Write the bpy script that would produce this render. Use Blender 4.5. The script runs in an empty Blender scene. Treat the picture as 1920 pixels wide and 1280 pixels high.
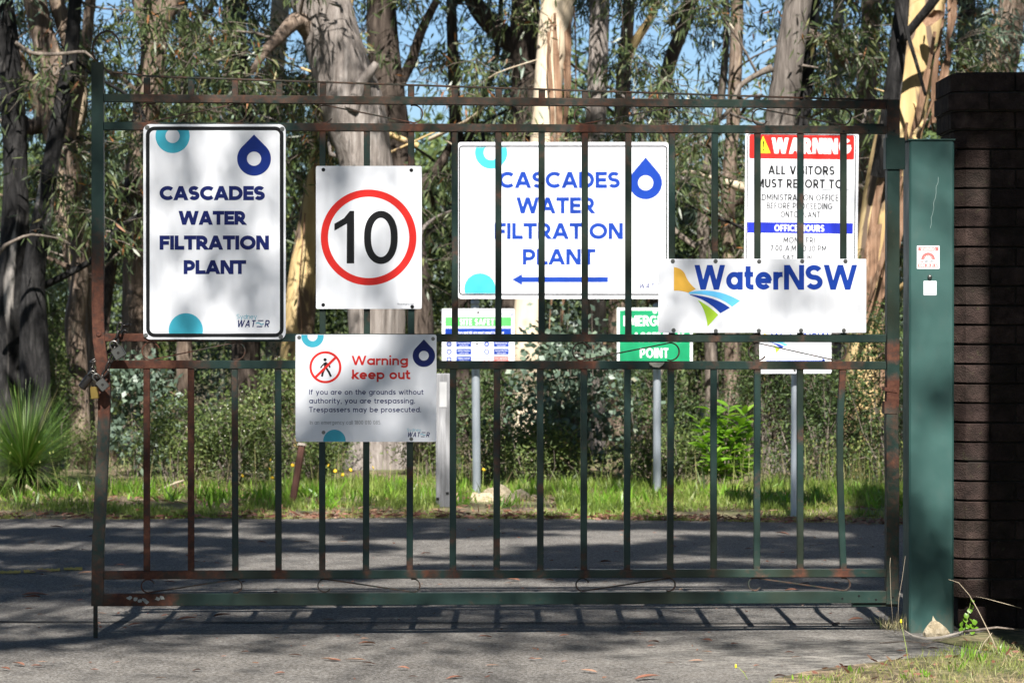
import bpy, bmesh, math, random
import numpy as np
from mathutils import Vector, Matrix, noise
random.seed(7); RNG = np.random.default_rng(11)
C = bpy.context.scene.collection
sc = bpy.context.scene
R = math.radians
# ------------------------------------------------------------------ camera, sky, sun, exposure
FPX, CAMH = 5280.0, 1.34                      # focal length in 1920-px units, lens height in metres
cam = bpy.data.cameras.new('camera'); camo = bpy.data.objects.new('camera', cam); C.objects.link(camo)
cam.sensor_width = 36; cam.lens = 36*FPX/1920
camo.location = (0, 0, CAMH); camo.rotation_euler = (R(90) - math.atan(40/FPX), 0, 0)
cam.clip_start = 0.1; cam.clip_end = 2000
cam.dof.use_dof = True; cam.dof.focus_distance = 12.0; cam.dof.aperture_fstop = 7.1
sc.camera = camo
ELEV = 47.5
w = bpy.data.worlds.new('World'); sc.world = w; w.use_nodes = True
nt = w.node_tree; bg = nt.nodes['Background']
sky = nt.nodes.new('ShaderNodeTexSky'); sky.sky_type = 'NISHITA'; sky.sun_disc = False
sky.sun_elevation = R(ELEV); sky.sun_rotation = R(180); sky.air_density = 1.0; sky.dust_density = 0.4; sky.ozone_density = 1.3
tint = nt.nodes.new('ShaderNodeMix'); tint.data_type = 'RGBA'; tint.blend_type = 'MULTIPLY'; tint.inputs[0].default_value = 1; tint.inputs[7].default_value = (0.66, 0.82, 1.05, 1)
nt.links.new(sky.outputs[0], tint.inputs[6]); nt.links.new(tint.outputs[2], bg.inputs[0]); bg.inputs[1].default_value = 0.05
sun = bpy.data.lights.new('sun', 'SUN'); suno = bpy.data.objects.new('sun', sun); C.objects.link(suno)
sun.energy = 5.0; sun.angle = R(0.53); sun.color = (1.0, 0.96, 0.905)
suno.rotation_euler = (R(90 - ELEV), 0, R(0.2)); suno.location = (0, -5, 20)
sc.view_settings.view_transform = 'Standard'; sc.view_settings.look = 'None'
sc.view_settings.gamma = 1; sc.view_settings.use_curve_mapping = False
sc.view_settings.exposure = 1.28
sc.render.engine = 'CYCLES'
sc.cycles.use_denoising = True
sc.cycles.max_bounces = 6; sc.cycles.transparent_max_bounces = 8
sc.cycles.sample_clamp_indirect = 6

# ------------------------------------------------------------------ tagging
def tag(o, label=None, cat=None, group=None, kind=None):
    if label: o['label'] = label
    if cat: o['category'] = cat
    if group: o['group'] = group
    if kind: o['kind'] = kind
    return o
def empty(name, loc=(0, 0, 0), rz=0.0, label=None, cat=None, group=None):
    o = bpy.data.objects.new(name, None); C.objects.link(o); o.location = loc; o.rotation_euler = (0, 0, rz)
    o.empty_display_size = 0.1
    return tag(o, label, cat, group)
def link(name, me, parent=None, m=None):
    o = bpy.data.objects.new(name, me); C.objects.link(o)
    if m is not None and len(me.materials) == 0: me.materials.append(m)
    if parent is not None: o.parent = parent
    return o
def copy_obj(o, parent=None):
    c = o.copy(); C.objects.link(c)
    if parent is not None: c.parent = parent
    for ch in list(o.children): copy_obj(ch, c)
    return c
def copy_tree(o):
    c = o.copy(); C.objects.link(c)
    for ch in list(o.children):
        k = ch.copy(); C.objects.link(k); k.parent = c
        for g in list(ch.children):
            q = g.copy(); C.objects.link(q); q.parent = k
    return c

# ------------------------------------------------------------------ picture helpers (measured points -> metres at a real distance)
def W(px, py, Y):
    return ((px - 960)/FPX*Y, Y, CAMH + (600 - py)/FPX*Y)
GK = 0.07; GPHI = math.atan(GK); GC = math.cos(GPHI)
def G(px, py):                                    # local (u, z) on the gate plane
    Y = 12/(1 - GK*(px - 960)/FPX)
    return ((px - 960)/FPX*Y/GC, CAMH + (600 - py)/FPX*Y)

# ------------------------------------------------------------------ node materials
class M_:
    def __init__(s, name, rough=0.6, metal=0.0, spec=0.5):
        s.m = bpy.data.materials.new(name); s.m.use_nodes = True; s.t = s.m.node_tree
        s.b = s.t.nodes['Principled BSDF']
        s.b.inputs['Roughness'].default_value = rough; s.b.inputs['Metallic'].default_value = metal
        s.b.inputs['Specular IOR Level'].default_value = spec
        s.co = None
    def n(s, ty, **kw):
        x = s.t.nodes.new(ty)
        for k, v in kw.items(): setattr(x, k, v)
        return x
    def l(s, a, b): s.t.links.new(a, b)
    def coord(s, scale=(1, 1, 1), kind='Object'):
        if s.co is None: s.co = s.n('ShaderNodeTexCoord')
        mp = s.n('ShaderNodeMapping'); mp.inputs['Scale'].default_value = scale
        s.l(s.co.outputs[kind], mp.inputs[0]); return mp.outputs[0]
    def wpos(s, scale=(1, 1, 1)):
        g = s.n('ShaderNodeNewGeometry'); mp = s.n('ShaderNodeMapping'); mp.inputs['Scale'].default_value = scale
        s.l(g.outputs['Position'], mp.inputs[0]); return mp.outputs[0]
    def noise(s, vec, scale, detail=4, rough=0.55, dist=0.0):
        x = s.n('ShaderNodeTexNoise'); x.inputs['Scale'].default_value = scale; x.inputs['Detail'].default_value = detail
        x.inputs['Roughness'].default_value = rough; x.inputs['Distortion'].default_value = dist
        s.l(vec, x.inputs['Vector']); return x.outputs['Fac']
    def voro(s, vec, scale, out='Distance', feature='F1'):
        x = s.n('ShaderNodeTexVoronoi'); x.feature = feature; x.inputs['Scale'].default_value = scale
        s.l(vec, x.inputs['Vector']); return x.outputs[out]
    def ramp(s, fac, stops, interp='LINEAR'):
        x = s.n('ShaderNodeValToRGB'); x.color_ramp.interpolation = interp
        e = x.color_ramp.elements
        while len(e) < len(stops): e.new(0.5)
        for el, (p, c) in zip(e, stops):
            el.position = p; el.color = (*c, 1) if not isinstance(c, (int, float)) else (c, c, c, 1)
        s.l(fac, x.inputs[0]); return x.outputs[0]
    def mix(s, fac, a, b, mode='MIX'):
        x = s.n('ShaderNodeMix', data_type='RGBA', blend_type=mode)
        for v, i in ((fac, 0), (a, 6), (b, 7)):
            if isinstance(v, (int, float)): x.inputs[i].default_value = v
            elif isinstance(v, tuple): x.inputs[i].default_value = (*v, 1)
            else: s.l(v, x.inputs[i])
        return x.outputs[2]
    def math(s, op, a, b=0.5, clamp=False):
        x = s.n('ShaderNodeMath', operation=op); x.use_clamp = clamp
        for i, v in enumerate((a, b)):
            if isinstance(v, (int, float)): x.inputs[i].default_value = v
            else: s.l(v, x.inputs[i])
        return x.outputs[0]
    def attr(s, name):
        x = s.n('ShaderNodeAttribute'); x.attribute_name = name; return x.outputs['Fac']
    def color(s, c):
        if isinstance(c, tuple): s.b.inputs['Base Color'].default_value = (*c, 1)
        else: s.l(c, s.b.inputs['Base Color'])
        return s
    def rough(s, r):
        s.l(r, s.b.inputs['Roughness']); return s
    def bump(s, h, strength=0.4, dist=0.01):
        x = s.n('ShaderNodeBump'); x.inputs['Strength'].default_value = strength; x.inputs['Distance'].default_value = dist
        s.l(h, x.inputs['Height']); s.l(x.outputs[0], s.b.inputs['Normal']); return s

MAT = {}
def flat(name, c, rough=0.45, metal=0.0, var=0.08):
    if name in MAT: return MAT[name]
    m = M_(name, rough, metal, 0.25)
    nz = m.noise(m.coord((9, 9, 9)), 1.5, 5)
    d = tuple(max(0, x*(1 - var)) for x in c); e = tuple(min(1, x*(1 + var)) for x in c)
    m.color(m.ramp(nz, [(0.3, d), (0.7, e)])); MAT[name] = m.m; return m.m
def mk_gate():
    m = M_('weathered_green_paint', 0.5, 0, 0.28)
    v = m.coord((1, 1, 1)); a = m.attr('rust')
    n1 = m.noise(v, 38, 7, 0.65); n2 = m.noise(v, 9, 4); n3 = m.noise(v, 140, 3)
    f = m.math('ADD', a, m.math('MULTIPLY', m.math('SUBTRACT', n1, 0.5), 1.35))
    f = m.math('ADD', f, m.math('MULTIPLY', m.math('SUBTRACT', n2, 0.5), 0.5))
    fac = m.ramp(f, [(0.20, 0.0), (0.90, 1.0)])
    green = m.ramp(n2, [(0.3, (0.012, 0.030, 0.026)), (0.7, (0.023, 0.047, 0.040))])
    n4 = m.noise(m.coord((1, 1, .6)), 2.6, 3)
    green = m.mix(m.ramp(n4, [(0.45, 0.0), (0.65, 0.75)]), green, (0.026, 0.030, 0.018))
    green = m.mix(m.ramp(n3, [(0.68, 0.0), (0.76, 0.6)]), green, (0.06, 0.075, 0.05))
    rust = m.ramp(n1, [(0.25, (0.030, 0.014, 0.010)), (0.5, (0.085, 0.032, 0.020)), (0.75, (0.14, 0.062, 0.036))])
    m.color(m.mix(fac, green, rust))
    m.rough(m.ramp(fac, [(0, 0.4), (1, 0.85)])); m.bump(m.math('ADD', fac, n3), 0.35, 0.002)
    return m.m
def mk_whitesheet():
    m = M_('white_enamel_sheet', 0.3)
    v = m.coord((1, 1, 1)); n = m.noise(v, 3, 6, 0.6); s = m.noise(v, 90, 2)
    c = m.ramp(n, [(0.3, (0.73, 0.75, 0.79)), (0.65, (0.80, 0.81, 0.84))])
    st = m.noise(m.coord((26, 1, 1.3)), 1.6, 5, .6); c = m.mix(m.ramp(st, [(0.52, 0.0), (0.8, 0.10)]), c, (0.42, 0.42, 0.40))
    m.color(m.mix(m.ramp(s, [(0.74, 0.0), (0.80, 0.6)]), c, (0.35, 0.33, 0.3))); m.bump(m.noise(v, 2.2, 2), 0.25, 0.02); return m.m
def mk_galv():
    m = M_('galvanised_steel', 0.38, 0.55)
    v = m.coord((1, 1, 0.25)); n = m.voro(v, 60, 'Color'); q = m.noise(v, 12, 5)
    m.color(m.ramp(q, [(0.3, (0.34, 0.38, 0.42)), (0.7, (0.52, 0.56, 0.60))])); return m.m
def mk_asphalt():
    m = M_('asphalt', 0.9, 0, 0.25)
    v = m.wpos(); g = m.noise(v, 210, 2, 0.7); g2 = m.voro(v, 130, 'Color'); big = m.noise(v, 0.8, 6, 0.6); mid = m.noise(v, 7, 5, 0.6)
    sx = m.n('ShaderNodeSeparateColor'); m.l(g2, sx.inputs[0]); gv = sx.outputs[0]
    base = m.ramp(big, [(0.3, (0.105, 0.094, 0.082)), (0.7, (0.158, 0.143, 0.124))])
    base = m.mix(m.ramp(mid, [(0.35, 0.0), (0.7, 0.35)]), base, (0.15, 0.145, 0.135))
    base = m.mix(m.ramp(gv, [(0.55, 0.0), (0.95, 0.75)]), base, (0.27, 0.26, 0.245))
    base = m.mix(m.ramp(gv, [(0.0, 0.8), (0.3, 0.0)]), base, (0.035, 0.034, 0.033))
    # dry lichen-grey patch of old seal near the hinge post
    p = m.n('ShaderNodeVectorMath', operation='DISTANCE'); p.inputs[1].default_value = (1.6, 11.2, 0)
    mp = m.wpos((0.7, 1.0, 0)); m.l(mp, p.inputs[0]); p.inputs[1].default_value = (1.12, 11.25, 0)
    near = m.ramp(p.outputs['Value'], [(0.3, 1.0), (0.95, 0.0)])
    st = m.noise(m.wpos((5, 26, 1)), 1.4, 6, 0.75)
    m.color(m.mix(m.math('MULTIPLY', near, m.ramp(st, [(0.48, 0.0), (0.56, 0.9)])), base, (0.36, 0.34, 0.30)))
    m.bump(m.math('ADD', g, gv), 0.9, 0.004); return m.m
def mk_soil():
    m = M_('leaf_littered_soil', 0.95)
    v = m.wpos(); a = m.noise(v, 1.3, 5); b = m.voro(v, 26, 'Color'); sx = m.n('ShaderNodeSeparateColor'); m.l(b, sx.inputs[0])
    c = m.ramp(sx.outputs[0], [(0.1, (0.05, 0.04, 0.025)), (0.5, (0.14, 0.10, 0.06)), (0.95, (0.27, 0.20, 0.13))])
    gr = m.ramp(a, [(0.42, 0.0), (0.6, 0.65)])
    m.color(m.mix(gr, c, (0.10, 0.12, 0.035))); m.bump(sx.outputs[0], 0.6, 0.02); return m.m
def mk_leaf(name, stops, trans=0.35, rough=0.45):
    m = M_(name, rough)
    a = m.attr('tint'); c = m.ramp(a, stops)
    m.color(c)
    tr = m.n('ShaderNodeBsdfTranslucent'); m.l(m.mix(1.0, c, (1.0, 1.0, 0.55), 'MULTIPLY'), tr.inputs[0])
    mx = m.n('ShaderNodeMixShader'); mx.inputs[0].default_value = trans
    m.l(m.b.outputs[0], mx.inputs[1]); m.l(tr.outputs[0], mx.inputs[2])
    out = [n for n in m.t.nodes if n.type == 'OUTPUT_MATERIAL'][0]; m.l(mx.outputs[0], out.inputs[0])
    return m.m
def mk_bark(name, lo, mid, hi, sx=34, sz=3.2, bump=0.9, patch=None, pscale=2.0, pr=(0.5, 0.58)):
    m = M_(name, 0.9, 0, 0.2)
    v = m.wpos((1, 1, sz/sx)); n1 = m.noise(v, sx, 6, 0.68, 0.6); n2 = m.noise(m.wpos((1, 1, 0.6)), 3.1, 5); 
    c = m.ramp(n1, [(0.32, lo), (0.5, mid), (0.68, hi)])
    c = m.mix(m.ramp(n2, [(0.35, 0.0), (0.7, 0.5)]), c, tuple(0.6*x for x in mid))
    if patch:
        pn = m.noise(m.wpos((1, 1, 0.22)), pscale*4, 4, 0.5, 0.8)
        c = m.mix(m.ramp(pn, [(pr[0], 0.0), (pr[1], 1.0)]), c, patch)
    m.color(c); m.bump(n1, bump, 0.03); return m.m
def mk_brick():
    m = M_('dark_brown_brick', 0.9, 0, 0.15)
    v = m.wpos(); n = m.noise(v, 16, 6, 0.65); s = m.noise(v, 170, 3); oi = m.n('ShaderNodeObjectInfo')
    c = m.ramp(n, [(0.3, (0.018, 0.013, 0.011)), (0.6, (0.070, 0.047, 0.040)), (0.8, (0.12, 0.083, 0.070))])
    c = m.mix(m.math('MULTIPLY', oi.outputs['Random'], 0.6), c, (0.030, 0.020, 0.019))
    lich = m.noise(v, 30, 5, 0.7)
    c = m.mix(m.ramp(lich, [(0.60, 0.0), (0.70, 0.6)]), c, (0.085, 0.085, 0.045))
    c = m.mix(m.ramp(s, [(0.72, 0.0), (0.8, 0.8)]), c, (0.28, 0.25, 0.21))
    c = m.mix(m.ramp(m.noise(v, 5, 4, .6), [(0.45, 0.0), (0.62, 0.6)]), c, (0.018, 0.016, 0.013))
    m.color(c); m.bump(m.math('ADD', n, s), 1.0, 0.009); return m.m
def mk_postgreen():
    m = M_('teal_powder_coat', 0.42)
    v = m.coord(); n = m.noise(v, 4, 5); s = m.noise(m.coord((3, 3, 1)), 60, 3, 0.6); t = m.noise(v, 150, 2)
    c = m.ramp(n, [(0.3, (0.027, 0.080, 0.071)), (0.7, (0.037, 0.100, 0.089))])
    c = m.mix(m.ramp(s, [(0.70, 0.0), (0.76, 0.35)]), c, (0.20, 0.26, 0.23))
    c = m.mix(m.ramp(t, [(0.76, 0.0), (0.8, 0.5)]), c, (0.3, 0.35, 0.32))
    sz = m.n('ShaderNodeSeparateXYZ'); m.l(m.coord(), sz.inputs[0]); dn = m.noise(m.coord((1, 1, .5)), 11, 6, .7)
    dirt = m.ramp(m.math('ADD', sz.outputs[2], m.math('MULTIPLY', m.math('SUBTRACT', dn, .5), -.5)), [(-0.0, 0.5), (0.07, 0.0)])
    c = m.mix(dirt, c, (0.10, 0.085, 0.06)); c = m.mix(m.ramp(dn, [(0.55, 0.0), (0.75, 0.22)]), c, (0.075, 0.10, 0.085))
    m.color(c); m.rough(m.ramp(dn, [(0.3, 0.4), (0.7, 0.6)])); return m.m
MG = mk_gate(); MWHITE = mk_whitesheet(); MGALV = mk_galv(); MASPH = mk_asphalt(); MSOIL = mk_soil(); MBRICK = mk_brick(); MPOST = mk_postgreen()
L_GUM = mk_leaf('gum_leaf', [(0, (0.035, 0.055, 0.022)), (0.45, (0.085, 0.12, 0.045)), (0.8, (0.15, 0.18, 0.075)), (0.94, (0.24, 0.24, 0.11)), (1.0, (0.30, 0.13, 0.05))], 0.3, 0.4)
L_BLUE = mk_leaf('grey_green_leaf', [(0, (0.06, 0.09, 0.065)), (0.6, (0.14, 0.20, 0.145)), (0.9, (0.24, 0.31, 0.22)), (1.0, (0.26, 0.16, 0.10))], 0.25, 0.45)
L_DARK = mk_leaf('dark_shrub_leaf', [(0, (0.022, 0.042, 0.012)), (0.6, (0.062, 0.105, 0.026)), (0.92, (0.13, 0.175, 0.05)), (1.0, (0.16, 0.10, 0.045))], 0.25, 0.6)
L_OLIVE = mk_leaf('olive_heath_leaf', [(0, (0.04, 0.068, 0.018)), (0.5, (0.11, 0.16, 0.04)), (0.9, (0.20, 0.24, 0.075)), (1.0, (0.24, 0.18, 0.10))], 0.3, 0.6)
L_BRIGHT = mk_leaf('fresh_green_leaf', [(0, (0.10, 0.22, 0.018)), (0.6, (0.18, 0.36, 0.03)), (1.0, (0.28, 0.46, 0.06))], 0.4, 0.35)
L_GRASS = mk_leaf('grass_blade', [(0, (0.10, 0.16, 0.025)), (0.4, (0.23, 0.32, 0.055)), (0.68, (0.36, 0.38, 0.13)), (0.93, (0.40, 0.34, 0.17)), (1, (0.46, 0.37, 0.22))], 0.35, 0.5)
L_DRY = mk_leaf('dry_grass_blade', [(0, (0.16, 0.20, 0.06)), (0.35, (0.30, 0.28, 0.13)), (1, (0.50, 0.41, 0.26))], 0.3, 0.6)
L_NEEDLE = mk_leaf('grass_tree_needle', [(0, (0.075, 0.16, 0.025)), (0.7, (0.16, 0.28, 0.05)), (0.93, (0.26, 0.36, 0.09)), (1, (0.35, 0.28, 0.13))], 0.2, 0.4)
L_LITTER = mk_leaf('fallen_leaf_skin', [(0, (0.10, 0.04, 0.024)), (0.5, (0.23, 0.095, 0.06)), (1, (0.34, 0.21, 0.14))], 0.1, 0.6)
B_GREY = mk_bark('grey_gum_bark', (0.11, 0.092, 0.08), (0.27, 0.235, 0.21), (0.42, 0.38, 0.35), 26, 2.2, 1.0)
B_GREY2 = mk_bark('brown_grey_bark', (0.07, 0.06, 0.052), (0.165, 0.142, 0.125), (0.26, 0.23, 0.205), 40, 3, 0.7)
B_DARK = mk_bark('dark_stringy_bark', (0.022, 0.017, 0.014), (0.075, 0.058, 0.047), (0.17, 0.135, 0.11), 30, 3.0, 1.0)
B_BROWN = mk_bark('brown_peeling_bark', (0.06, 0.042, 0.032), (0.19, 0.14, 0.105), (0.36, 0.29, 0.235), 26, 3.0, 0.9, (0.46, 0.36, 0.25), 1.2, (0.58, 0.66))
B_CREAM = mk_bark('cream_smooth_bark', (0.56, 0.45, 0.32), (0.68, 0.56, 0.41), (0.76, 0.66, 0.52), 9, 0.8, 0.15, (0.40, 0.30, 0.20), 1.0, (0.62, 0.68))
B_YELLOW = mk_bark('ochre_smooth_bark', (0.40, 0.28, 0.13), (0.58, 0.42, 0.20), (0.68, 0.53, 0.30), 10, 0.8, 0.2, (0.16, 0.115, 0.085), 1.6, (0.54, 0.60))
B_CHAR = mk_bark('charred_bark', (0.006, 0.006, 0.006), (0.022, 0.021, 0.021), (0.06, 0.057, 0.055), 24, 5, 1.0, (0.36, 0.33, 0.30), 0.9, (0.62, 0.68))
B_TWIG = mk_bark('twig_bark', (0.06, 0.05, 0.042), (0.17, 0.14, 0.115), (0.32, 0.27, 0.23), 40, 10, 0.3)
B_STRIP = mk_bark('hanging_bark_strip', (0.10, 0.06, 0.04), (0.27, 0.16, 0.10), (0.42, 0.29, 0.20), 40, 3, 0.4)
M_ROCK = mk_bark('pale_rock', (0.34, 0.27, 0.17), (0.52, 0.43, 0.29), (0.66, 0.57, 0.42), 30, 30, 0.8)
M_WOODW = mk_bark('white_painted_timber', (0.14, 0.14, 0.14), (0.29, 0.29, 0.30), (0.44, 0.44, 0.45), 60, 2.5, 0.3, (0.12, 0.12, 0.12), 4.0, (0.66, 0.72))
M_STEEL = flat('worn_lock_steel', (0.22, 0.21, 0.19), 0.34, 0.9); M_DSTEEL = flat('dark_lock_steel', (0.07, 0.063, 0.058), 0.32, 0.8)
M_BRASS = flat('lock_brass', (0.46, 0.31, 0.09), 0.35, 0.9); M_BLACKM = flat('black_rubber_metal', (0.015, 0.014, 0.013), 0.5)
M_RUSTM = flat('rusty_strap', (0.13, 0.06, 0.035), 0.8, 0.2, 0.3)
P_NAVY = flat('navy_print', (0.008, 0.028, 0.20), 0.35); P_DNAVY = flat('dark_navy_print', (0.008, 0.015, 0.11), 0.35)
P_BLACK = flat('black_print', (0.010, 0.010, 0.011), 0.35); P_TEAL = flat('teal_print', (0.055, 0.40, 0.52), 0.35)
P_RED = flat('red_print', (0.62, 0.025, 0.02), 0.35); P_BLUE = flat('blue_print', (0.010, 0.045, 0.30), 0.35)
P_ROYAL = flat('royal_blue_print', (0.02, 0.035, 0.42), 0.35); P_CYAN = flat('sky_blue_print', (0.13, 0.52, 0.85), 0.35)
P_LIME = flat('lime_print', (0.36, 0.58, 0.04), 0.35); P_ORANGE = flat('amber_print', (0.70, 0.40, 0.06), 0.35)
P_GREEN = flat('sign_green_print', (0.012, 0.26, 0.11), 0.4); P_LGREEN = flat('light_green_print', (0.10, 0.50, 0.12), 0.4)
P_WHITE = flat('white_print', (0.80, 0.80, 0.80), 0.4, 0, 0.02); P_YELLOW = flat('yellow_print', (0.85, 0.72, 0.03), 0.4)
P_GREY = flat('grey_print', (0.22, 0.23, 0.25), 0.4); P_PINK = flat('faded_red_print', (0.70, 0.16, 0.15), 0.4)
M_ZINC = flat('zinc_screw', (0.20, 0.20, 0.19), 0.4, 0.8)

# ------------------------------------------------------------------ mesh helpers
class MB:
    def __init__(s): s.v = []; s.f = []; s.a = []
    def add(s, vs, fs, a=None):
        o = len(s.v); s.v += [tuple(x) for x in vs]; s.f += [tuple(i + o for i in f) for f in fs]
        s.a += (list(a) if a is not None else [0.0]*len(vs))
    def box(s, x0, x1, y0, y1, z0, z1, c=0.0):
        if c <= 0:
            v = [(x, y, z) for z in (z0, z1) for y in (y0, y1) for x in (x0, x1)]
            s.add(v, [(0, 2, 3, 1), (4, 5, 7, 6), (0, 1, 5, 4), (2, 6, 7, 3), (0, 4, 6, 2), (1, 3, 7, 5)]); return
        r = []
        for (z, i) in ((z0, c), (z0 + c, 0), (z1 - c, 0), (z1, c)):
            xa, xb, ya, yb = x0 + i, x1 - i, y0 + i, y1 - i
            r += [(xa + c, ya, z), (xb - c, ya, z), (xb, ya + c, z), (xb, yb - c, z), (xb - c, yb, z), (xa + c, yb, z), (xa, yb - c, z), (xa, ya + c, z)]
        fs = [tuple(range(7, -1, -1)), tuple(range(24, 32))]
        for k in range(3):
            for j in range(8): fs.append((k*8 + j, k*8 + (j + 1) % 8, k*8 + 8 + (j + 1) % 8, k*8 + 8 + j))
        s.add(r, fs)
    def tube(s, pts, rad, n=8, cap=True):
        pts = [Vector(p) for p in pts]; m = len(pts)
        if not hasattr(rad, '__len__'): rad = [rad]*m
        vs = []; up = Vector((0, 0, 1))
        t0 = (pts[1] - pts[0]).normalized(); u = t0.cross(up)
        if u.length < 1e-3: u = t0.cross(Vector((1, 0, 0)))
        u.normalize()
        for i in range(m):
            t = (pts[min(i + 1, m - 1)] - pts[max(i - 1, 0)]).normalized()
            u = (u - t*u.dot(t)).normalized(); w_ = t.cross(u)
            for k in range(n):
                a = 2*math.pi*k/n; vs.append(pts[i] + (u*math.cos(a) + w_*math.sin(a))*rad[i])
        fs = [(i*n + k, i*n + (k + 1) % n, (i + 1)*n + (k + 1) % n, (i + 1)*n + k) for i in range(m - 1) for k in range(n)]
        if cap: fs += [tuple(range(n - 1, -1, -1)), tuple(range((m - 1)*n, m*n))]
        s.add(vs, fs)
    def build(s, name, m, parent=None, smooth=False, attr=None):
        me = bpy.data.meshes.new(name); me.from_pydata(s.v, [], s.f); me.materials.append(m)
        if attr:
            at = me.attributes.new(attr, 'FLOAT', 'POINT'); at.data.foreach_set('value', np.array(s.a, dtype=np.float32))
        if smooth: me.polygons.foreach_set('use_smooth', [True]*len(me.polygons))
        me.update(); return link(name, me, parent)
def lathe(prof, n=24):
    m = MB(); vs = []; k = len(prof)
    for (r, z) in prof:
        for i in range(n): a = 2*math.pi*i/n; vs.append((r*math.cos(a), r*math.sin(a), z))
    fs = [(i*n + j, i*n + (j + 1) % n, (i + 1)*n + (j + 1) % n, (i + 1)*n + j) for i in range(k - 1) for j in range(n)]
    fs += [tuple(range(n - 1, -1, -1)), tuple(range((k - 1)*n, k*n))]
    m.add(vs, fs); return m
def np_mesh(name, V, pat, reps, m, parent=None, tint=None, smooth=False):
    """V (reps*k,3); pat = list of faces for one repeat."""
    k = len(V)//reps
    ls = np.concatenate([np.array(f) for f in pat]); tot = np.array([len(f) for f in pat])
    idx = (ls[None, :] + (np.arange(reps)*k)[:, None]).ravel()
    tots = np.tile(tot, reps); st = np.concatenate([[0], np.cumsum(tots)[:-1]])
    me = bpy.data.meshes.new(name); me.vertices.add(len(V)); me.vertices.foreach_set('co', V.astype(np.float32).ravel())
    me.loops.add(len(idx)); me.loops.foreach_set('vertex_index', idx.astype(np.int32))
    me.polygons.add(len(tots)); me.polygons.foreach_set('loop_start', st.astype(np.int32)); me.polygons.foreach_set('loop_total', tots.astype(np.int32))
    if smooth: me.polygons.foreach_set('use_smooth', np.ones(len(tots), dtype=bool))
    me.update(calc_edges=True)
    if tint is not None:
        at = me.attributes.new('tint', 'FLOAT', 'POINT'); at.data.foreach_set('value', np.repeat(tint, k).astype(np.float32))
    me.materials.append(m); return link(name, me, parent)
def unit(a): return a/np.maximum(np.linalg.norm(a, axis=1, keepdims=True), 1e-6)
class Leaves:
    def __init__(s): s.P = []; s.D = []; s.L = []; s.Wd = []; s.T = []
    def add(s, P, D, L, Wd, T=None):
        n = len(P); s.P.append(P); s.D.append(unit(D)); s.L.append(np.broadcast_to(L, n).copy()); s.Wd.append(np.broadcast_to(Wd, n).copy())
        s.T.append(RNG.random(n) if T is None else T)
    def count(s): return sum(len(p) for p in s.P)
    def build(s, name, m, parent=None, bend=0.25, simple=False):
        P = np.concatenate(s.P); D = np.concatenate(s.D); L = np.concatenate(s.L)[:, None]; Wd = np.concatenate(s.Wd)[:, None]; T = np.concatenate(s.T)
        n = len(P); S = unit(np.cross(D, unit(RNG.normal(size=(n, 3))))); N = np.cross(D, S); B = (RNG.random((n, 1)) - 0.3)*bend
        if simple:
            V = np.stack([P, P + D*L*0.45 + S*Wd*0.5, P + D*L + N*L*B, P + D*L*0.45 - S*Wd*0.5], 1).reshape(-1, 3); pat = [(0, 1, 2, 3)]
        else:
            V = np.stack([P, P + D*L*.3 + S*Wd*.5 + N*L*B*.15, P + D*L*.3 - S*Wd*.5 + N*L*B*.15,
                          P + D*L*.68 + S*Wd*.36 + N*L*B*.5, P + D*L*.68 - S*Wd*.36 + N*L*B*.5, P + D*L + N*L*B], 1).reshape(-1, 3)
            pat = [(0, 1, 2), (1, 3, 4, 2), (3, 5, 4)]
        o = np_mesh(name, V, pat, n, m, parent, T); return o
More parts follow.
